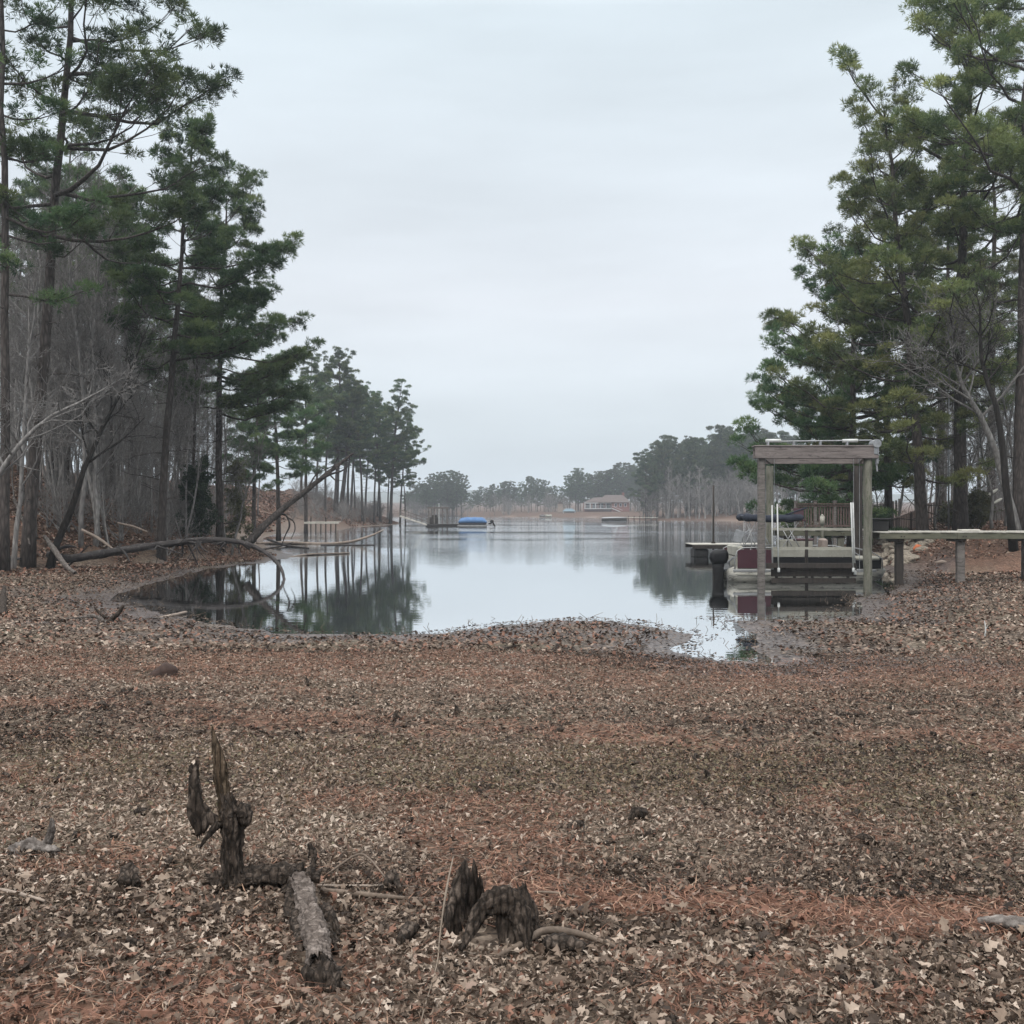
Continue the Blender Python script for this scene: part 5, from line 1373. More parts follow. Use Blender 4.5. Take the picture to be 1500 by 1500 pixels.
for py, z0 in ((775, 0), (803, 0)):
    m = MB(); m.bar(Q(1132, py, LD + .32), Q(1250, py, LD + .32), .04, .075); m.build('guide_rail', M['cream'], lift)

# small dock posts inside the lift
for px, t0, b0_, mat, lb, cap in ((1181.5, 771, 848, 'dark_post', 'short dark wooden post standing in front of the pontoon boat', None), (1204.5, 757, 806, 'green_post', 'post with a white cap standing on the pier behind the pontoon boat', 1)):
    dd = 32.9 if cap is None else 37.7; a = P(px, b0_, dd); b = P(px, t0, dd); a[2] = min(a[2], -.3) 
    r = thing('mooring_post', lb, 'post', (a[0], dd, a[2])); m = MB(); zz = np.linspace(0, b[2] - a[2], 10); rg_ = np.random.default_rng(7); m.tube(np.stack([rg_.normal(0, .006, 10), np.zeros(10), zz], 1), (.065 if cap else .055) * (1 + rg_.normal(0, .04, 10)), 10)
    m.box((0, 0, b[2] - a[2] - .03), (.10, .10, .07), bev=.02)
    m.build('shaft', M[mat], r, smooth_=False)
    if cap:
        m = MB(); m.tube([(0, 0, b[2] - a[2] - .30), (0, 0, b[2] - a[2] + .02)], .085, 12); m.tube([(0, 0, b[2] - a[2] + .02), (0, 0, b[2] - a[2] + .10)], [.085, .01], 12); m.build('cap', M['cream'], r, smooth_=True)

# ------------------------------------------------------------------ walkway dock
def plank_dock(name, label, dist, pxa, pxb, ext, py, width, legs, skip=False):
    """Board walk along x on single posts with a cross bearer each."""
    r = thing(name, label, 'dock', (P(pxa, 0, dist)[0], dist, 0)); o_ = np.array([r.location[0], dist, 0.0]); z = EYE - (py - HZ) / F * (dist - width / 2)
    x1 = P(pxb, 0, dist)[0] - o_[0] + ext; m = MB(); rg_ = np.random.default_rng(4)
    for k in range(int(x1 / .15)): m.box(((k + .5) * .15, rg_.normal(0, .015), z - .02 + rg_.normal(0, .004)), (.138, width, .04), rz=rg_.normal(0, .008))
    m.build('deck_boards', M['deck_top'], r)
    for yy in (-width / 2 + .05, width / 2 - .05):
        m = MB(); xs_ = np.linspace(0, x1, 1 + max(1, int(x1 / 2.4)))
        for a, b in zip(xs_[:-1], xs_[1:]): m.box(((a + b) / 2, yy, z - .145 + rg_.normal(0, .006)), (b - a - .012, .05, .20), bev=.008)
        m.build('fascia_beam', M['deck_side'], r)
    for q, (px, mt) in enumerate(legs):
        xx = P(px, 0, dist)[0] - o_[0]; zb = min(gz(xx + o_[0], dist - .3), 0.0 if q == 0 else 9) - .3; zt_ = z - .30; n = 12
        m = MB(); w_ = .115; rings = []
        for k in range(n):
            f = k / (n - 1); zz_ = zb + (zt_ - zb) * f; ww = w_ * (1 + .10 * mnoise.noise(Vector((px * .1, 0, zz_ * 3)))); a0 = .62 + .06 * mnoise.noise(Vector((px, 1, zz_)))
            rings.append([[xx + ww * 1.35 * math.cos(a0 + t), -.28 + ww * 1.35 * math.sin(a0 + t), zz_] for t in (0, .12, 1.45, 1.57, 1.69, 3.02, 3.14, 3.26, 4.59, 4.71, 4.83, 6.16)])
        m.loft(rings); m.build('leg', M[mt], r)
        m = MB(); m.box((xx - .02, 0, z - .285), (.20, width - .16, .085), bev=.012); m.box((xx + .10, -.12, z - .36), (.05, .5, .18), bev=.01)
        for t in (-.05, .05): m.tube([(xx + t, -width / 2 + .02, z - .16), (xx + t, -width / 2 - .005, z - .16)], .018, 8)
        m.build('bracket', M['dark_post'], r)
    return o_, z
WD = 33.4
o1, zd = plank_dock('walkway_dock', 'long wooden walkway on posts running from the boat lift to the right bank', WD, 1279, 1500, 5, 778.5, 1.25, [(1312, 'dark_post'), (1401, 'timber'), (1497, 'dark_post'), (1590, 'timber')])
plank_dock('finger_pier', 'narrow plank pier behind the pontoon boat, seen between the lift posts', 38.4, 1136, 1262, .6, 775.5, 1.0, [(1150, 'dark_post'), (1228, 'green_post')])
m = MB(); m.box((P(1415, 0, WD)[0] - o1[0], -.2, zd + .035), (.62, .28, .05), rz=.06, bev=.01)
o = m.build('plank', M['deck_top'], None, loc=(0, 0, 0)); o.location = o1 + np.array([0, 0, 0]); tag(o, 'loose bleached plank lying on top of the walkway', 'plank')
bx_ = P(1289, 760, WD); r = thing('storage_box', 'black lidded box standing on the walkway next to the lift post', 'box', (bx_[0], WD + .1, zd))
m = MB(); m.box((0, 0, .17), (.52, .4, .34), bev=.03); m.build('body', M['blackmat'], r); m = MB(); m.box((.03, 0, .385), (.60, .46, .08), bev=.025); m.build('lid', M['black'], r)
# low pier/landing behind the boat with railing
LDK = 47.0
pr = thing('landing_deck', 'brown wooden landing with a slatted railing on the bank behind the boat lift', 'deck', (P(1208, 0, LDK)[0], LDK, 0))
o2 = np.array([pr.location[0], LDK, 0.0]); zr = EYE - (776 - HZ) / F * LDK; zt2 = EYE - (738 - HZ) / F * LDK
xa2, xb2 = P(1166, 0, LDK)[0] - o2[0], P(1252, 0, LDK)[0] - o2[0]
m = MB()
for k in range(int((xb2 - xa2) / .15)): m.box((xa2 + .08 + k * .15, 1.4, zr), (.14, 2.9, .04))
m.bar((xa2, 0, zr - .12), (xb2, 0, zr - .12), .05, .2); m.build('deck_boards', M['fence'], pr)
m = MB(); m.bar((xa2, -.02, zt2), (xb2, -.02, zt2), .14, .05); m.bar((xa2, 0, zr + .18), (xb2, 0, zr + .18), .05, .09); m.bar((xa2, 0, zt2 - .09), (xb2, 0, zt2 - .09), .05, .09); m.build('rail', M['fence'], pr)
m = MB()
for k in range(int((xb2 - xa2) / .125)): m.box((xa2 + .08 + k * .125, .05, (zr + .18 + zt2 - .06) / 2), (.06, .035, zt2 - zr - .3))
m.build('balusters', M['fence'], pr)
for k in range(4):
    xx = xa2 + (xb2 - xa2) * k / 3; m = MB(); zb = gz(xx + o2[0], LDK) - .3; m.box((xx, .06, (zb + zt2 + .1) / 2), (.13, .13, zt2 + .1 - zb), bev=.01); m.box((xx, .06, zt2 + .12), (.17, .17, .05), bev=.01); m.build('leg', M['timber'], pr)
# chairs/table clutter on it
for px, lb in ((1163, 'dark red folded chair on the landing behind the bimini'),):
    r = thing('folding_chair', lb, 'chair', (P(1172, 0, 46)[0], 46.0, zr + .02)); m = MB()
    m.box((0, 0, .42), (.46, .42, .05), bev=.01); m.build('seat', M['maroon'], r); m = MB(); m.box((0, .2, .72), (.46, .05, .5), rx=-.15, bev=.01); m.build('backrest', M['maroon'], r)
    m = MB()
    for sx in (-.22, .22): m.bar((sx, -.2, -.02), (sx, .22, .48), .025); m.bar((sx, .22, -.02), (sx, -.2, .44), .025)
    m.build('frame', M['galv'], r)

# ------------------------------------------------------------------ pontoon boat in the lift
BD = 34.3                                   # near side of the boat
bt = thing('pontoon_boat', 'maroon and silver pontoon boat moored in the lift, folded dark bimini and outboard motor', 'boat', (P(1190, 0, BD)[0], BD, 0))
o3 = np.array([bt.location[0], BD, 0.0]); B = lambda px, py, d=BD: P(px, py, d) - o3
xs0 = B(1069, 0)[0]; xs1 = B(1303, 0)[0]; BW = 2.35
for yy in (.30, BW - .30):
    m = MB(); k = np.linspace(0, 1, 26); xx = xs0 + (xs1 - xs0) * k
    rr = .32 * np.clip(np.minimum(1, .72 + k * 12), 0, 1) * np.sqrt(np.clip(1 - np.clip((k - .84) / .16, 0, 1) ** 2.2, .0004, 1)); zz = .20 + .22 * np.clip((k - .80) / .2, 0, 1) ** 1.6
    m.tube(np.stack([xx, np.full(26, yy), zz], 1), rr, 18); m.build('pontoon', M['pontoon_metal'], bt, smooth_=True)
    m = MB(); m.box(((xs0 + xs1) / 2 - .25, yy - .325, .26), (xs1 - xs0 - 1.0, .03, .035)); m.build('rub_strake', M['cream'], bt)
zk = EYE - (834 - HZ) / F * BD
m = MB(); m.box(((xs0 + xs1) / 2 - .15, BW / 2, zk - .05), (xs1 - xs0 - .55, BW, .10), bev=.02); m.build('deck', M['alum'], bt)
zp = EYE - (803.5 - HZ) / F * BD
def panel(pa, pb, zb, zt_, yy, mat, nm='side_panel', th=.04):
    a, b = B(pa, 0)[0], B(pb, 0)[0]; m = MB(); m.box(((a + b) / 2, yy, (zb + zt_) / 2), (b - a, th, zt_ - zb), bev=.012); return m.build(nm, M[mat], bt)
for yy in (.06, BW - .06):
    panel(1081, 1131.5, zk + .03, zp - .04, yy, 'maroon')
    panel(1132.5, 1252, zk + .02, zk + .40, yy, 'black'); panel(1132.5, 1252, zk + .405, zp - .03, yy, 'cream'); panel(1253, 1292, zk + .02, zk + .30, yy, 'black')
    m = MB(); a, b = B(1078, 0)[0], B(1252, 0)[0]
    m.tube([(a - .02, yy, zk), (a - .03, yy, zk + .3), (a + .06, yy, zp - .08), (a + .25, yy, zp + .02), (a + .6, yy, zp + .03), (b, yy, zp + .02), (b + .6, yy, zp - .12), (B(1293, 0)[0], yy, zp - .34), (B(1294, 0)[0], yy, zk)], .024, 8)
    for px in (1100, 1132, 1165, 1200, 1235, 1252): xx = B(px, 0)[0]; m.tube([(xx, yy, zk), (xx, yy, zp + .02)], .018, 6)
    m.build('rail', M['alum'], bt, smooth_=True)
for px in (1292,):
    m = MB(); m.box((B(px, 0)[0], BW / 2, zk + .2), (.04, BW - .2, .34), bev=.01); m.build('bow_gate', M['black'], bt)
m = MB(); m.box((B(1276, 0)[0], .55, zk + .34), (.80, .75, .16), bev=.06); m.box((B(1276, 0)[0], .55, zk + .14), (.74, .7, .26), bev=.03); m.build('bow_seat', M['cream'], bt)
m = MB(); m.box((B(1100, 0)[0], BW / 2, zk + .22), (.7, BW - .4, .40), bev=.05); m.box((B(1088, 0)[0], BW / 2, zk + .58), (.18, BW - .4, .40), bev=.06); m.build('stern_seat', M['cream'], bt)
m = MB(); m.box((B(1182, 0)[0], 1.2, zp + .0), (.95, .6, .55), bev=.05); m.box((B(1160, 0)[0], 1.2, zp + .12), (.3, .6, .3), bev=.04); m.build('console', M['cream'], bt)
m = MB(); m.box((B(1194, 0)[0], .5, zk + .55), (.95, .55, .16), bev=.05); m.box((B(1212, 0)[0], .5, zk + .80), (.2, .55, .45), bev=.06); m.build('bench_seat', worn('tan_vinyl', (.20, .155, .13), (.30, .25, .22), 2, (1, 1, 1), .6, .05), bt)
m = MB(); a = B(1182, 791); m.box((a[0], .4, a[2]), (.7, .10, .09), bev=.03); m.build('headrest', M['maroon'], bt)
# bimini folded back
zb = EYE - (757.5 - HZ) / F * (BD + 1)
m = MB(); a, b = B(1087, 0, BD + .8)[0], B(1176, 0, BD + .8)[0]; k = np.linspace(0, 1, 22); rg_ = np.random.default_rng(8)
m.tube(np.stack([a + (b - a) * k, .7 + rg_.normal(0, .012, 22), zb - .05 * np.sin(k * 3.1) + .14 * np.clip(k - .88, 0, 1) * 6 * .2 + rg_.normal(0, .008, 22)], 1), .13 * (1 + .12 * np.sin(k * 26)) * np.clip(np.minimum(k * 14 + .45, (1 - k) * 14 + .3), 0, 1), 14)
m.tube(np.stack([a + (b - a) * k, 1.7 + rg_.normal(0, .012, 22), zb - .05 * np.sin(k * 3.1) + rg_.normal(0, .008, 22)], 1), .12 * (1 + .12 * np.sin(k * 22)) * np.clip(np.minimum(k * 14 + .45, (1 - k) * 14 + .3), 0, 1), 14)
m.box(((a + b) / 2, 1.2, zb + .02), (b - a - .2, 1.0, .10), bev=.04); m.bar((b - .7, .7, zb + .05), (b + .1, .7, zb + .32), .09, .05)
m.build('bimini', M['navy'], bt, smooth_=True)
for yy in (.15, BW - .15):
    m = MB(); y2 = .7 if yy < 1 else 1.7
    for pa, pya, pb, pyb in ((1089, 815, 1090, 762), (1090, 800, 1108, 762), (1108, 803, 1092, 762), (1102, 812, 1098, 762), (1146, 803, 1170, 764), (1172, 803, 1150, 764), (1160, 800, 1140, 764), (1128, 800, 1110, 764)):
        p0, p1 = B(pa, pya, BD + yy), B(pb, pyb, BD + y2); p0[1], p1[1] = yy, y2
        m.tube([p0, p1], .016, 6)
    m.build('bimini_frame', M['alum'], bt, smooth_=True)
m = MB(); p = B(1094, 786); m.box((p[0] - .2, .35, p[2]), (.30, .04, .42), ry=.3, bev=.01); m.tube([(p[0] - .35, .35, p[2] - .2), (p[0] + .2, .35, p[2] + .25)], .02, 6); m.build('ladder', M['galv'], bt)
# outboard
mt_ = B(1054, 815, BD + 1.1); mx_ = mt_[0]
m = MB(); rings = []
for f, (dx0, dx1, dy) in ((0, (-.20, .16, .12)), (.10, (-.31, .25, .19)), (.4, (-.36, .30, .22)), (.72, (-.34, .30, .21)), (.92, (-.26, .26, .17)), (1, (-.14, .18, .09))):
    rings.append([[mx_ + (dx0 + dx1) / 2 + (dx1 - dx0) / 2 * math.copysign(abs(math.cos(a)) ** .6, math.cos(a)), 1.1 + dy * math.copysign(abs(math.sin(a)) ** .6, math.sin(a)), .56 + f * .50] for a in np.linspace(0, 2 * math.pi, 20, endpoint=False)])
m.loft(rings); m.build('motor_cowl', M['black'], bt, smooth_=True)
m = MB(); rings = []
for z_, w0, w1, dy in ((.60, -.27, .21, .15), (.40, -.25, .19, .13), (.1, -.21, .15, .10), (-.2, -.14, .10, .06), (-.55, -.16, .12, .06)):
    rings.append([[mx_ + (w0 + w1) / 2 + (w1 - w0) / 2 * math.cos(a), 1.1 + dy * math.sin(a), z_] for a in np.linspace(0, 2 * math.pi, 14, endpoint=False)])
m.loft(rings); m.box((mx_ - .05, 1.1, -.12), (.42, .26, .03), bev=.01); m.build('motor_leg', M['blackmat'], bt, smooth_=True)
m = MB(); m.box((mx_ + .24, 1.1, .52), (.22, .22, .34), bev=.03); m.bar((mx_ + .2, 1.1, .42), (xs0 + .3, 1.1, .40), .16, .2); m.tube([(mx_ + .25, .95, .62), (mx_ + .42, .8, .80), (mx_ + .62, .8, .70)], .035, 8); m.build('motor_mount', M['galv'], bt)

# ------------------------------------------------------------------ far-left floating dock behind the motor
FD = 53.0
fd = thing('floating_dock', 'dark floating dock with black floats in the open water behind the outboard motor', 'dock', (P(1050, 0, FD)[0], FD + 1, 0))
o4 = np.array([fd.location[0], FD + 1, 0.0]); za = EYE - (797 - HZ) / F * FD; xa4 = P(1014, 0, FD)[0] - o4[0]; xb4 = P(1128, 0, FD)[0] - o4[0]
m = MB()
for k in range(int((xb4 - xa4) / .16)): m.box((xa4 + .08 + k * .16, 0, za - .02), (.15, 2.2, .04))
m.build('deck_boards', M['deck_top'], fd)
m = MB()
for yy in (-1.08, 1.08): m.box(((xa4 + xb4) / 2, yy, za - .14), (xb4 - xa4, .05, .2), bev=.01)
m.build('fascia_beam', M['dark_post'], fd)
for f in (.12, .47, .82):
    m = MB(); m.box((xa4 + (xb4 - xa4) * f, -.4, za - .48), (.75, 1.2, .50), bev=.08); m.build('float_drum', M['blackmat'], fd)
m = MB(); p = P(1051.5, 710, FD); m.tube([(p[0] - o4[0], .2, -.6), (p[0] - o4[0] + .01, .2, p[2])], [.055, .045], 10); m.box((p[0] - o4[0], .2, za + .04), (.2, .2, .1), bev=.02); m.build('spud_pole', M['galv' if False else 'dark_post'], fd, smooth_=True)

# ------------------------------------------------------------------ right bank: rocks, railing, pole, boards
rg_ = np.random.default_rng(55)
def rock_mesh(seed):
    m = MB(); rings = []
    for f in np.linspace(-1, 1, 9):
        rr = math.sqrt(max(.004, 1 - abs(f) ** 2.6)); ring = []
        for k in range(12):
            a = k / 12 * 6.283; v = Vector((math.cos(a) * rr, math.sin(a) * rr, f)); n_ = 1 + .35 * mnoise.noise(v * 1.4 + Vector((seed * 7.7, 0, 0)))
            ring.append([v.x * n_, v.y * n_ * .8, v.z * n_ * .62])
        rings.append(ring)
    m.loft(rings); return m.mesh('riprap_rock', M['rock'])
RM = [rock_mesh(k) for k in range(5)]
cnt = 0
for k in range(135):
    px = rg_.uniform(1262, 1372); py = rg_.uniform(786, 833)
    if py > 833 - max(0, px - 1320) * .75: continue
    p = onground(px, py, 36.9, 60)
    if p is None or p[0] < 14.6: continue
    z = p[2]
    o = bpy.data.objects.new('riprap_rock', RM[k % 5]); C.objects.link(o); s = rg_.uniform(.16, .36)
    o.location = (p[0], p[1], z + s * .15); o.rotation_euler = (rg_.uniform(-.4, .4), rg_.uniform(-.4, .4), rg_.uniform(0, 6.28)); o.scale = (s, s, s)
    tag(o, 'tan riprap rock piled on the bank under the walkway behind the boat', 'rock', 'riprap rocks on the right bank')
def railing(name, label, cat, px0, px1, d0, d1, zt_, h, mat, sp=.16, post_every=2.0):
    a = P(px0, 0, d0); b = P(px1, 0, d1); L_ = math.hypot(b[0] - a[0], b[1] - a[1]); ux, uy = (b[0] - a[0]) / L_, (b[1] - a[1]) / L_
    r = thing(name, label, cat, (a[0], a[1], gz(a[0], a[1])), math.atan2(uy, ux)); z0 = r.location[2]
    zz = lambda s: gz(a[0] + ux * s, a[1] + uy * s) - z0
    m = MB(); n_ = int(L_ / sp)
    for k in range(n_):
        s = (k + .5) * sp; m.box((s, .03, zz(s) + h / 2 + .04), (sp * .56, .03, h - .12 + rg_.normal(0, .02)))
    m.build('pickets', M[mat], r)
    m = MB()
    for k in range(int(L_ / post_every)):
        s0, s1 = k * post_every, min(L_, (k + 1) * post_every); m.bar((s0, 0, zz(s0) + h), (s1, 0, zz(s1) + h), .11, .05); m.bar((s0, 0, zz(s0) + .2), (s1, 0, zz(s1) + .2), .04, .08)
    m.build('rail', M[mat], r)
    for k in range(int(L_ / post_every) + 1):
        s = min(L_, k * post_every); m = MB(); m.box((s, -.05, zz(s) + h / 2 - .1), (.11, .11, h + .25), bev=.01); m.box((s, -.05, zz(s) + h + .05), (.15, .15, .04), bev=.01); m.build('post', M[mat], r)
    return r
railing('picket_railing', 'reddish brown picket railing in the yard just right of the lift', 'railing', 1268, 1352, 53, 56, 0, 1.0, 'fence', .15)
railing('picket_fence', 'dark weathered picket fence across the back of the yard', 'fence', 1352, 1560, 66, 70, 0, 1.5, 'fence', .2, 2.4)
railing('picket_fence', 'tall pale slatted fence panel behind the brown railing', 'fence', 1256, 1322, 60, 61, 0, 2.1, 'timber', .22, 2.2)
p = P(1389.5, 757, 50); r = thing('flagpole', 'thin pale grey pole standing in the yard left of the huge right pine', 'pole', (p[0], 50, gz(p[0], 50)))
m = MB(); hp = EYE + (HZ - 582) / F * 50 - r.location[2]; m.tube([(0, 0, -.2), (0, 0, hp * .5), (.01, 0, hp)], [.05, .045, .032], 10); m.build('shaft', M['galv'], r, smooth_=True)
m = MB(); m.tube([(.01, 0, hp), (.01, 0, hp + .05), (.01, 0, hp + .12)], [.02, .06, .02], 10); m.build('finial', M['galv'], r, smooth_=True)
for (pa, pya, pb, pyb, lb) in ((1446, 727, 1462, 716, 'upper of two pale kayak-shaped boards tilted against the yard trees'), (1455, 738, 1468, 730, 'lower of two pale kayak-shaped boards tilted against the yard trees')):
    a, b = P(pa, pya, 55), P(pb, pyb, 55.4); k = np.linspace(0, 1, 12); m = MB(); c = a + (b - a) * k[:, None]
    m.tube(c, .085 * np.sqrt(np.clip(1 - (2 * k - 1) ** 2, .01, 1)), 10)
    o = thing('kayak', lb, 'kayak', a); m2 = MB(); m2.v = [v - a for v in m.v]; m2.q = m.q; m2.t = m.t; m2.qm = m.qm; m2.tm = m.tm; m2.n = m.n; m2.attr = m.attr; m2.build('hull', M['cream'], o, smooth_=True)
    m = MB(); q0 = (a + b) / 2 - a; zg = gz(a[0], 55) - a[2]
    for s in (.3, .7): q1 = (b - a) * s; m.bar((q1[0], q1[1] + .1, zg), (q1[0], q1[1] + .1, q1[2]), .07)
    m.build('rack_post', M['timber'], o)
p = onground(1380, 826, 20, 60); m = MB(); gnarl(m, [p + [-.28, 0, .05], p + [0, 0, .08], p + [.28, 0, .06]], [.03, .07, .03], 10, 14, .3, .2, 160, flat=.5); tag(m.build('pale_stone', M['pale_drift'], smooth_=True, loc=p), 'flat pale stone on the red clay under the walkway', 'stone')
p = P(1345, 770, 44); p[2] = gz(p[0], 44); m = MB(); gnarl(m, [p + [-.2, 0, .05], p + [0, 0, .16], p + [.2, 0, .05]], [.06, .14, .05], 12, 14, .4, .3, 161); tag(m.build('clay_lump', M['orange'], smooth_=True, loc=p), 'rusty orange lump at the foot of the left-leaning pine', 'lump')
for i, px in enumerate((1443,)):
    p = onground(px, 932); m = MB(); m.tube([p, p + [.01, 0, .14], p + [-.01, 0, .28]], [.014, .013, .009], 8); m.tube([p + [0, 0, .1], p + [.05, 0, .2]], [.006, .003], 5); tag(m.build('stake', M['white_plastic'], loc=p), 'thin white stake standing in the leaves at the right', 'stake')

# ------------------------------------------------------------------ left: old pier, far gangway, covered boat
PD = 112.0
op = thing('old_pier', 'old grey plank pier on thin posts at the back of the left cove', 'pier', (P(472, 0, PD)[0], PD, 0)); o5 = np.array([op.location[0], PD, 0.0])
xa5, xb5 = P(446, 0, PD)[0] - o5[0], P(497, 0, PD)[0] - o5[0]; zp5 = EYE - (764.5 - HZ) / F * PD
m = MB()
for k in range(int((xb5 - xa5) / .2)): m.box((xa5 + .1 + k * .2, .5, zp5), (.19, 1.4, .05))
m.bar((xa5, -.2, zp5 - .12), (xb5, -.2, zp5 - .12), .06, .18); m.build('deck_boards', M['deck_top'], op)
for k in range(7):
    m = MB(); xx = xa5 + (xb5 - xa5) * (k + .3) / 7; m.tube([(xx, -.1, -.5), (xx + .02, -.1, zp5 + (.5 if k in (1, 4) else 0))], .07, 8); m.build('leg', M['dark_post'], op)
GD = 150.0
gw = thing('gangway_dock', 'long dark dock with a sloping gangway and railings on the left side', 'dock', (P(630, 0, GD)[0], GD, 0)); o6 = np.array([gw.location[0], GD, 0.0]); G = lambda px, py, dd=GD: P(px, py, dd) - o6
m = MB(); a, b = G(586, 756), G(626, 769); m.bar(a, b, 1.2, .18)
m.build('gangway', M['deck_top'], gw)
m = MB()
for yy in (-.6, .6):
    for k in range(6): q = a + (b - a) * k / 5; m.bar(q + [0, yy, 0], q + [0, yy, .95], .06)
    m.bar(a + [0, yy, .95], b + [0, yy, .95], .06); m.bar(a + [0, yy, .5], b + [0, yy, .5], .04)
m.build('handrail', M['timber'], gw)
m = MB(); xa6, xb6 = G(622, 0)[0], G(684, 0)[0]; m.box(((xa6 + xb6) / 2, .6, .38), (xb6 - xa6, 2.0, .16), bev=.03); m.box(((xa6 + xb6) / 2, .6, .15), (xb6 - xa6 - .3, 1.7, .34), bev=.05); m.build('floating_deck', M['dark_post'], gw)
for k, (px, top) in enumerate([(628, 748), (631, 745), (636, 744), (641, 743), (648, 744), (654, 743), (655.5, 744)]):
    m = MB(); q = G(px, top); m.box((q[0], .2 + (k % 2) * 1.0, q[2] / 2), (.17, .17, q[2]), bev=.02); m.build('post', M['timber'], gw)
m = MB(); m.bar(G(626, 744), G(657, 744), .25, .22); m.bar(G(626, 743.6) + [0, 1.2, 0], G(657, 743.6) + [0, 1.2, 0], .25, .22); m.build('top_beam', M['timber'], gw)
m = MB(); q = G(643, 737); m.tube([(q[0], 0, .3), (q[0], 0, q[2])], .06, 8); m.build('light_pole', M['white_plastic'], gw)
m = MB(); q = G(634, 757); m.box((q[0], .8, .95), (1.5, .8, 1.0), bev=.1); m.box((q[0] + .2, .7, 1.6), (.8, .6, .4), bev=.1); m.build('equipment_chest', M['dark_post'], gw)
cb_ = thing('covered_boat', 'pontoon boat under a bright blue cover moored at the left dock', 'boat', (P(697, 0, GD)[0], GD - 1, 0)); o7 = np.array([cb_.location[0], GD - 1, 0.0]); K = lambda px, py: P(px, py, GD - 1) - o7
xa7, xb7 = K(672, 0)[0], K(713, 0)[0]
m = MB(); rings = []
for k in np.linspace(0, 1, 14):
    e = math.sqrt(max(.02, 1 - abs(2 * k - 1) ** 5)); xx = xa7 + (xb7 - xa7) * k; zt_ = .75 + .62 * e + .04 * math.sin(k * 25)
    rings.append([[xx, -1.2, .62], [xx, -1.22, .75 + .25 * e], [xx, -.8, zt_ - .12], [xx, 0, zt_ + .08], [xx, .8, zt_ - .12], [xx, 1.22, .75 + .25 * e], [xx, 1.2, .62]])
m.loft(rings); m.build('cover', M['bluecov'], cb_, smooth_=True)
m = MB(); m.box(((xa7 + xb7) / 2, 0, .5), (xb7 - xa7 - .1, 2.36, .26), bev=.04)
m.build('side_panel', M['navy'], cb_)
for yy in (-.8, .8):
    m = MB(); k = np.linspace(0, 1, 12); m.tube(np.stack([xa7 - .2 + (xb7 - xa7 + .2) * k, np.full(12, yy), np.full(12, .2)], 1), .30 * np.sqrt(np.clip(1 - np.clip((.15 - k) / .15, 0, 1) ** 2, .01, 1)), 12); m.build('pontoon', M['alum'], cb_, smooth_=True)
m = MB(); q = K(720.5, 770); m.box((q[0], 0, .80), (.50, .4, .52), bev=.14, ry=-.35); m.box((q[0] + .28, 0, .42), (.22, .2, .8), bev=.05, ry=-.5); m.bar((q[0] - .5, 0, .5), (q[0], 0, .6), .2); m.build('motor', M['black'], cb_)

# ------------------------------------------------------------------ house and things on the far shore
HD = 395.0
hx = P(900, 0, HD)[0]; hz_ = max(gz(hx, HD), 1.8) - .2
hs = thing('brick_house', 'red brick lake house with a white columned porch and outside stairs', 'house', (hx, HD, hz_)); o8 = np.array([hx, HD, hz_]); Hh = lambda px, py: P(px, py, HD) - o8
xA, xB, xC = Hh(857, 0)[0], Hh(896, 0)[0], Hh(922, 0)[0]
ze = Hh(0, 736)[2]; zr_ = Hh(0, 726)[2]; zfl = Hh(0, 744.5)[2]
m = MB(); m.box(((xB + xC) / 2, 5, ze / 2), (xC - xB, 10, ze)); m.box(((xA + xB) / 2, 6, ze / 2), (xB - xA, 8, ze)); m.build('wall', M['redbrick'], hs)
m = MB(); ov = .6
def hip(x0_, x1_, y0_, y1_, z0_, z1_, rx0, rx1):
    yc = (y0_ + y1_) / 2; v = [[x0_, y0_, z0_], [x1_, y0_, z0_], [x1_, y1_, z0_], [x0_, y1_, z0_], [rx0, yc, z1_], [rx1, yc, z1_]]
    m.add(v, [[0, 1, 5, 4], [2, 3, 4, 5], [0, 3, 2, 1]], [[1, 2, 5], [3, 0, 4]])
hip(Hh(876, 0)[0], xC + ov, -ov, 10 + ov, ze + .02, zr_ + .3, Hh(888, 0)[0], Hh(914, 0)[0]); m.build('roof', M['roofing'], hs)
m = MB(); m.add([[xA - .4, .6, ze + .06], [xB, .6, ze + .06], [xB, 7, ze + 2.2], [xA + 4, 7, ze + 2.0]], [[0, 1, 2, 3]]); m.build('porch_roof', M['roofing'], hs)
m = MB(); m.box(((xA + xB) / 2, .9, ze - .2), (xB - xA + .6, .25, .45)); m.build('fascia', M['whitepaint'], hs)
for k in range(6):
    m = MB(); m.box((xA + (xB - xA) * k / 5, 1.0, (zfl + ze - .45) / 2), (.32, .32, ze - .45 - zfl), bev=.04); m.build('column', M['whitepaint'], hs)
m = MB(); m.box(((xA + xB) / 2, 1.4, zfl - .15), (xB - xA + .5, 2.2, .3)); 
for k in range(24): m.box((xA + (xB - xA) * k / 23, .5, zfl + .45), (.07, .07, .9))
m.box(((xA + xB) / 2, .5, zfl + .95), (xB - xA, .1, .1)); m.build('deck', M['whitepaint'], hs)
m = MB(); a, b = Hh(896, 744.5), Hh(912, 751); a[1] = b[1] = 0; m.bar(a, b, 1.2, .3); m.bar(a + [0, 0, .9], b + [0, 0, .9], .12, .12); m.build('stairs', M['whitepaint'], hs)
for px in (902, 909, 916):
    m = MB(); xx = Hh(px, 0)[0]; m.box((xx, -.03, (zfl + ze) / 2 + .1), (1.0, .12, 1.4), bev=.02); w_ = m.build('window', M['whitepaint'], hs); m = MB(); m.box((xx, -.10, (zfl + ze) / 2 + .1), (.76, .04, 1.16)); m.build('pane', M['glass'], w_)
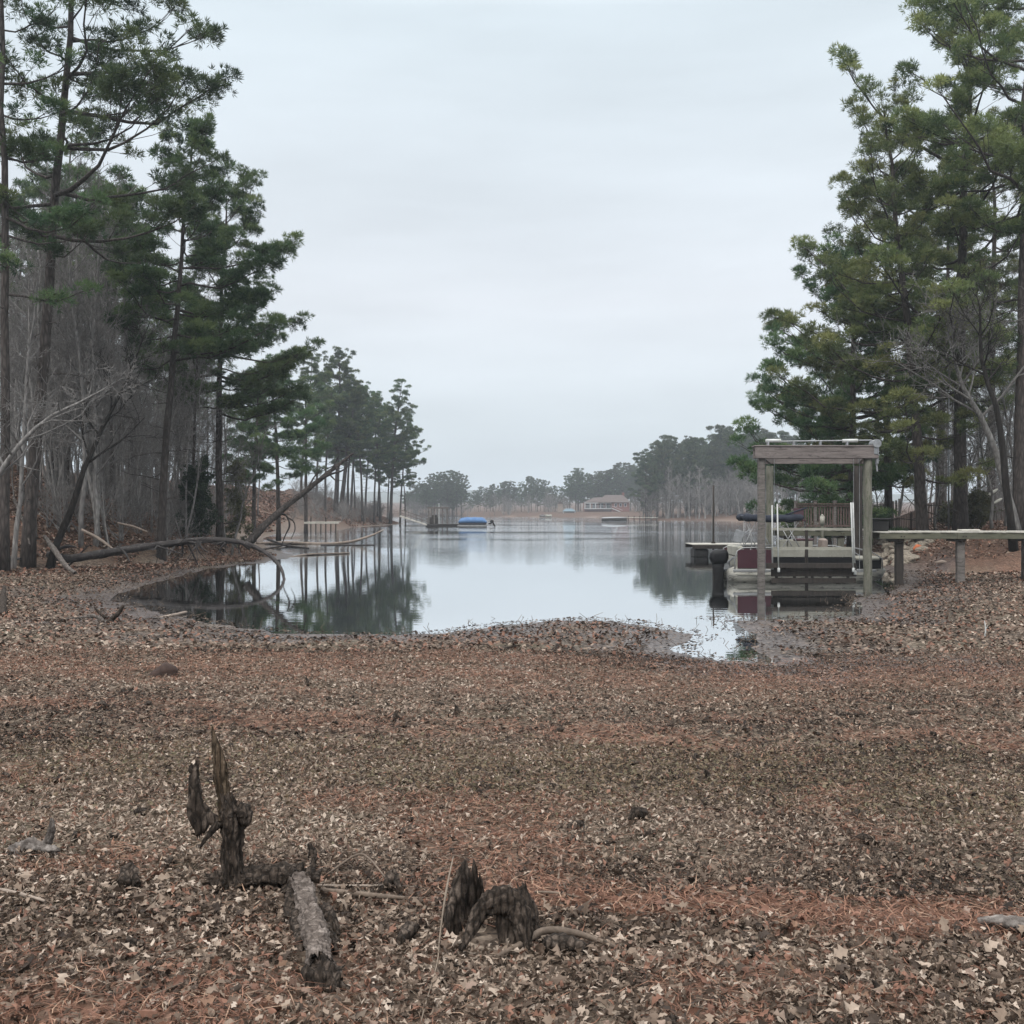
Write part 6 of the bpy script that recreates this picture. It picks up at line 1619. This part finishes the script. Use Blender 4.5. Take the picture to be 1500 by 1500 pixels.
for k in range(4):
    m = MB(); xx = xA + (xB - xA) * (k + .5) / 4; m.box((xx, 1.97, (zfl + ze) / 2 - .2), (1.5, .12, 2.0)); m.build('window', M['glass'], hs)
m = MB(); m.box((Hh(915, 0)[0], 5.5, zr_ + .4), (.9, .9, 1.8), bev=.05); m.build('chimney', M['redbrick'], hs)
cn = P(833.5, 752, 385); cz = max(.5, gz(cn[0], 385)); r = thing('boat_canopy', 'small open canopy with a blue roof on the far shore left of the house', 'canopy', (cn[0], 385, cz))
m = MB(); hh_ = EYE - (747 - HZ) / F * 385 - cz; xw = 19 / F * 385
v = [[-xw / 2, -2, hh_ - .5], [xw / 2, -2, hh_ - .5], [xw / 2, 2, hh_ - .5], [-xw / 2, 2, hh_ - .5], [-xw / 4, 0, hh_ + .55], [xw / 4, 0, hh_ + .55]]
m.add(v, [[0, 1, 5, 4], [2, 3, 4, 5], [0, 3, 2, 1]], [[1, 2, 5], [3, 0, 4]]); m.build('roof', M['tealroof'], r)
for sx in (-1, 1):
    for sy in (-1, 1): m = MB(); m.box((sx * (xw / 2 - .3), sy * 1.7, hh_ / 2 - .5), (.25, .25, hh_), bev=.03); m.build('post', M['whitepaint'], r)
m = MB(); m.box((0, 0, .35), (xw - .6, 1.8, .5), bev=.1); m.build('platform', M['alum'], r)
dkx = P(940, 0, 247)[0]; r = thing('far_dock', 'low pale dock with posts at the waterline right of the red brick house', 'dock', (dkx, 246, 0)); m = MB(); wdk = 44 / F * 246; m.box((0, 0, .75), (wdk, 1.8, .14)); m.build('deck_boards', M['deck_top'], r)
for k in range(6): m = MB(); m.box((-wdk / 2 + .2 + k * (wdk - .4) / 5, -.7, .4), (.2, .2, 1.6), bev=.03); m.build('post', M['dark_post'], r)
bx2 = P(900, 0, 243)[0]; r = thing('moored_boat', 'small boat under a pale grey cover moored beside the far dock', 'boat', (bx2, 243, 0)); m = MB(); rings = []
for k in np.linspace(0, 1, 12):
    wv = .9 * math.sqrt(max(.02, 1 - max(0, (k - .5) / .5) ** 2)); xx = -3 + 6 * k; rings.append([[xx, -wv * .6, .0], [xx, -wv, .55 + .2 * k], [xx, wv, .55 + .2 * k], [xx, wv * .6, 0]])
m.loft(rings); m.build('hull', M['dark_post'], r, smooth_=True); m = MB(); rings = []
for k in np.linspace(0, 1, 12):
    wv = .92 * math.sqrt(max(.02, 1 - max(0, (k - .5) / .5) ** 2)); xx = -3 + 6 * k; hgt = .12 * math.sin(k * 3.14) ** .5; rings.append([[xx, -wv, .56 + .2 * k], [xx, -wv * .5, .7 + hgt], [xx, 0, .78 + hgt * 1.2], [xx, wv * .5, .7 + hgt], [xx, wv, .56 + .2 * k]])
m.loft(rings); m.build('cover', M['galv'], r, smooth_=True)
for px, lb, mt in ((794.5, 'left of two small pale beached craft on the middle far shore', 'timber'), (803.5, 'right of two small pale beached craft on the middle far shore', 'cream')):
    x_ = P(px, 0, 362)[0]; r = thing('beached_craft', lb, 'boat', (x_, 362.5, max(.05, gz(x_, 362.5)))); m = MB(); rings = []
    for k in np.linspace(0, 1, 10): wv = .6 * math.sqrt(max(.02, 1 - abs(2 * k - 1) ** 3)); xx = -1.1 + 2.2 * k; rings.append([[xx, -wv * .6, .05], [xx, -wv, .6], [xx, -wv * .4, .95], [xx, wv * .4, .95], [xx, wv, .6], [xx, wv * .6, .05]])
    m.loft(rings); m.build('hull', M[mt], r, smooth_=True); m = MB(); m.box((.1, 0, 1.05), (.9, .4, .35), bev=.1); m.build('seat', M['maroon'], r)
tx = P(820.5, 0, 392)[0]; r = thing('pale_shed', 'narrow pale tan shed front between the pines left of the house', 'shed', (tx, 392, gz(tx, 392))); m = MB(); ht = EYE - (738 - HZ) / F * 392 - r.location[2]; m.box((0, 0, ht / 2), (2.0, 2.0, ht), bev=.03); m.build('wall', M['pale_drift'], r)
m = MB(); m.add([[-1.3, -1.3, ht], [1.3, -1.3, ht], [1.3, 1.3, ht], [-1.3, 1.3, ht], [0, -1.3, ht + 1], [0, 1.3, ht + 1]], [[0, 4, 5, 3], [1, 2, 5, 4], [0, 3, 2, 1]], [[0, 1, 4], [2, 3, 5]]); m.build('roof', M['roofing'], r)
bpy.context.view_layer.update()
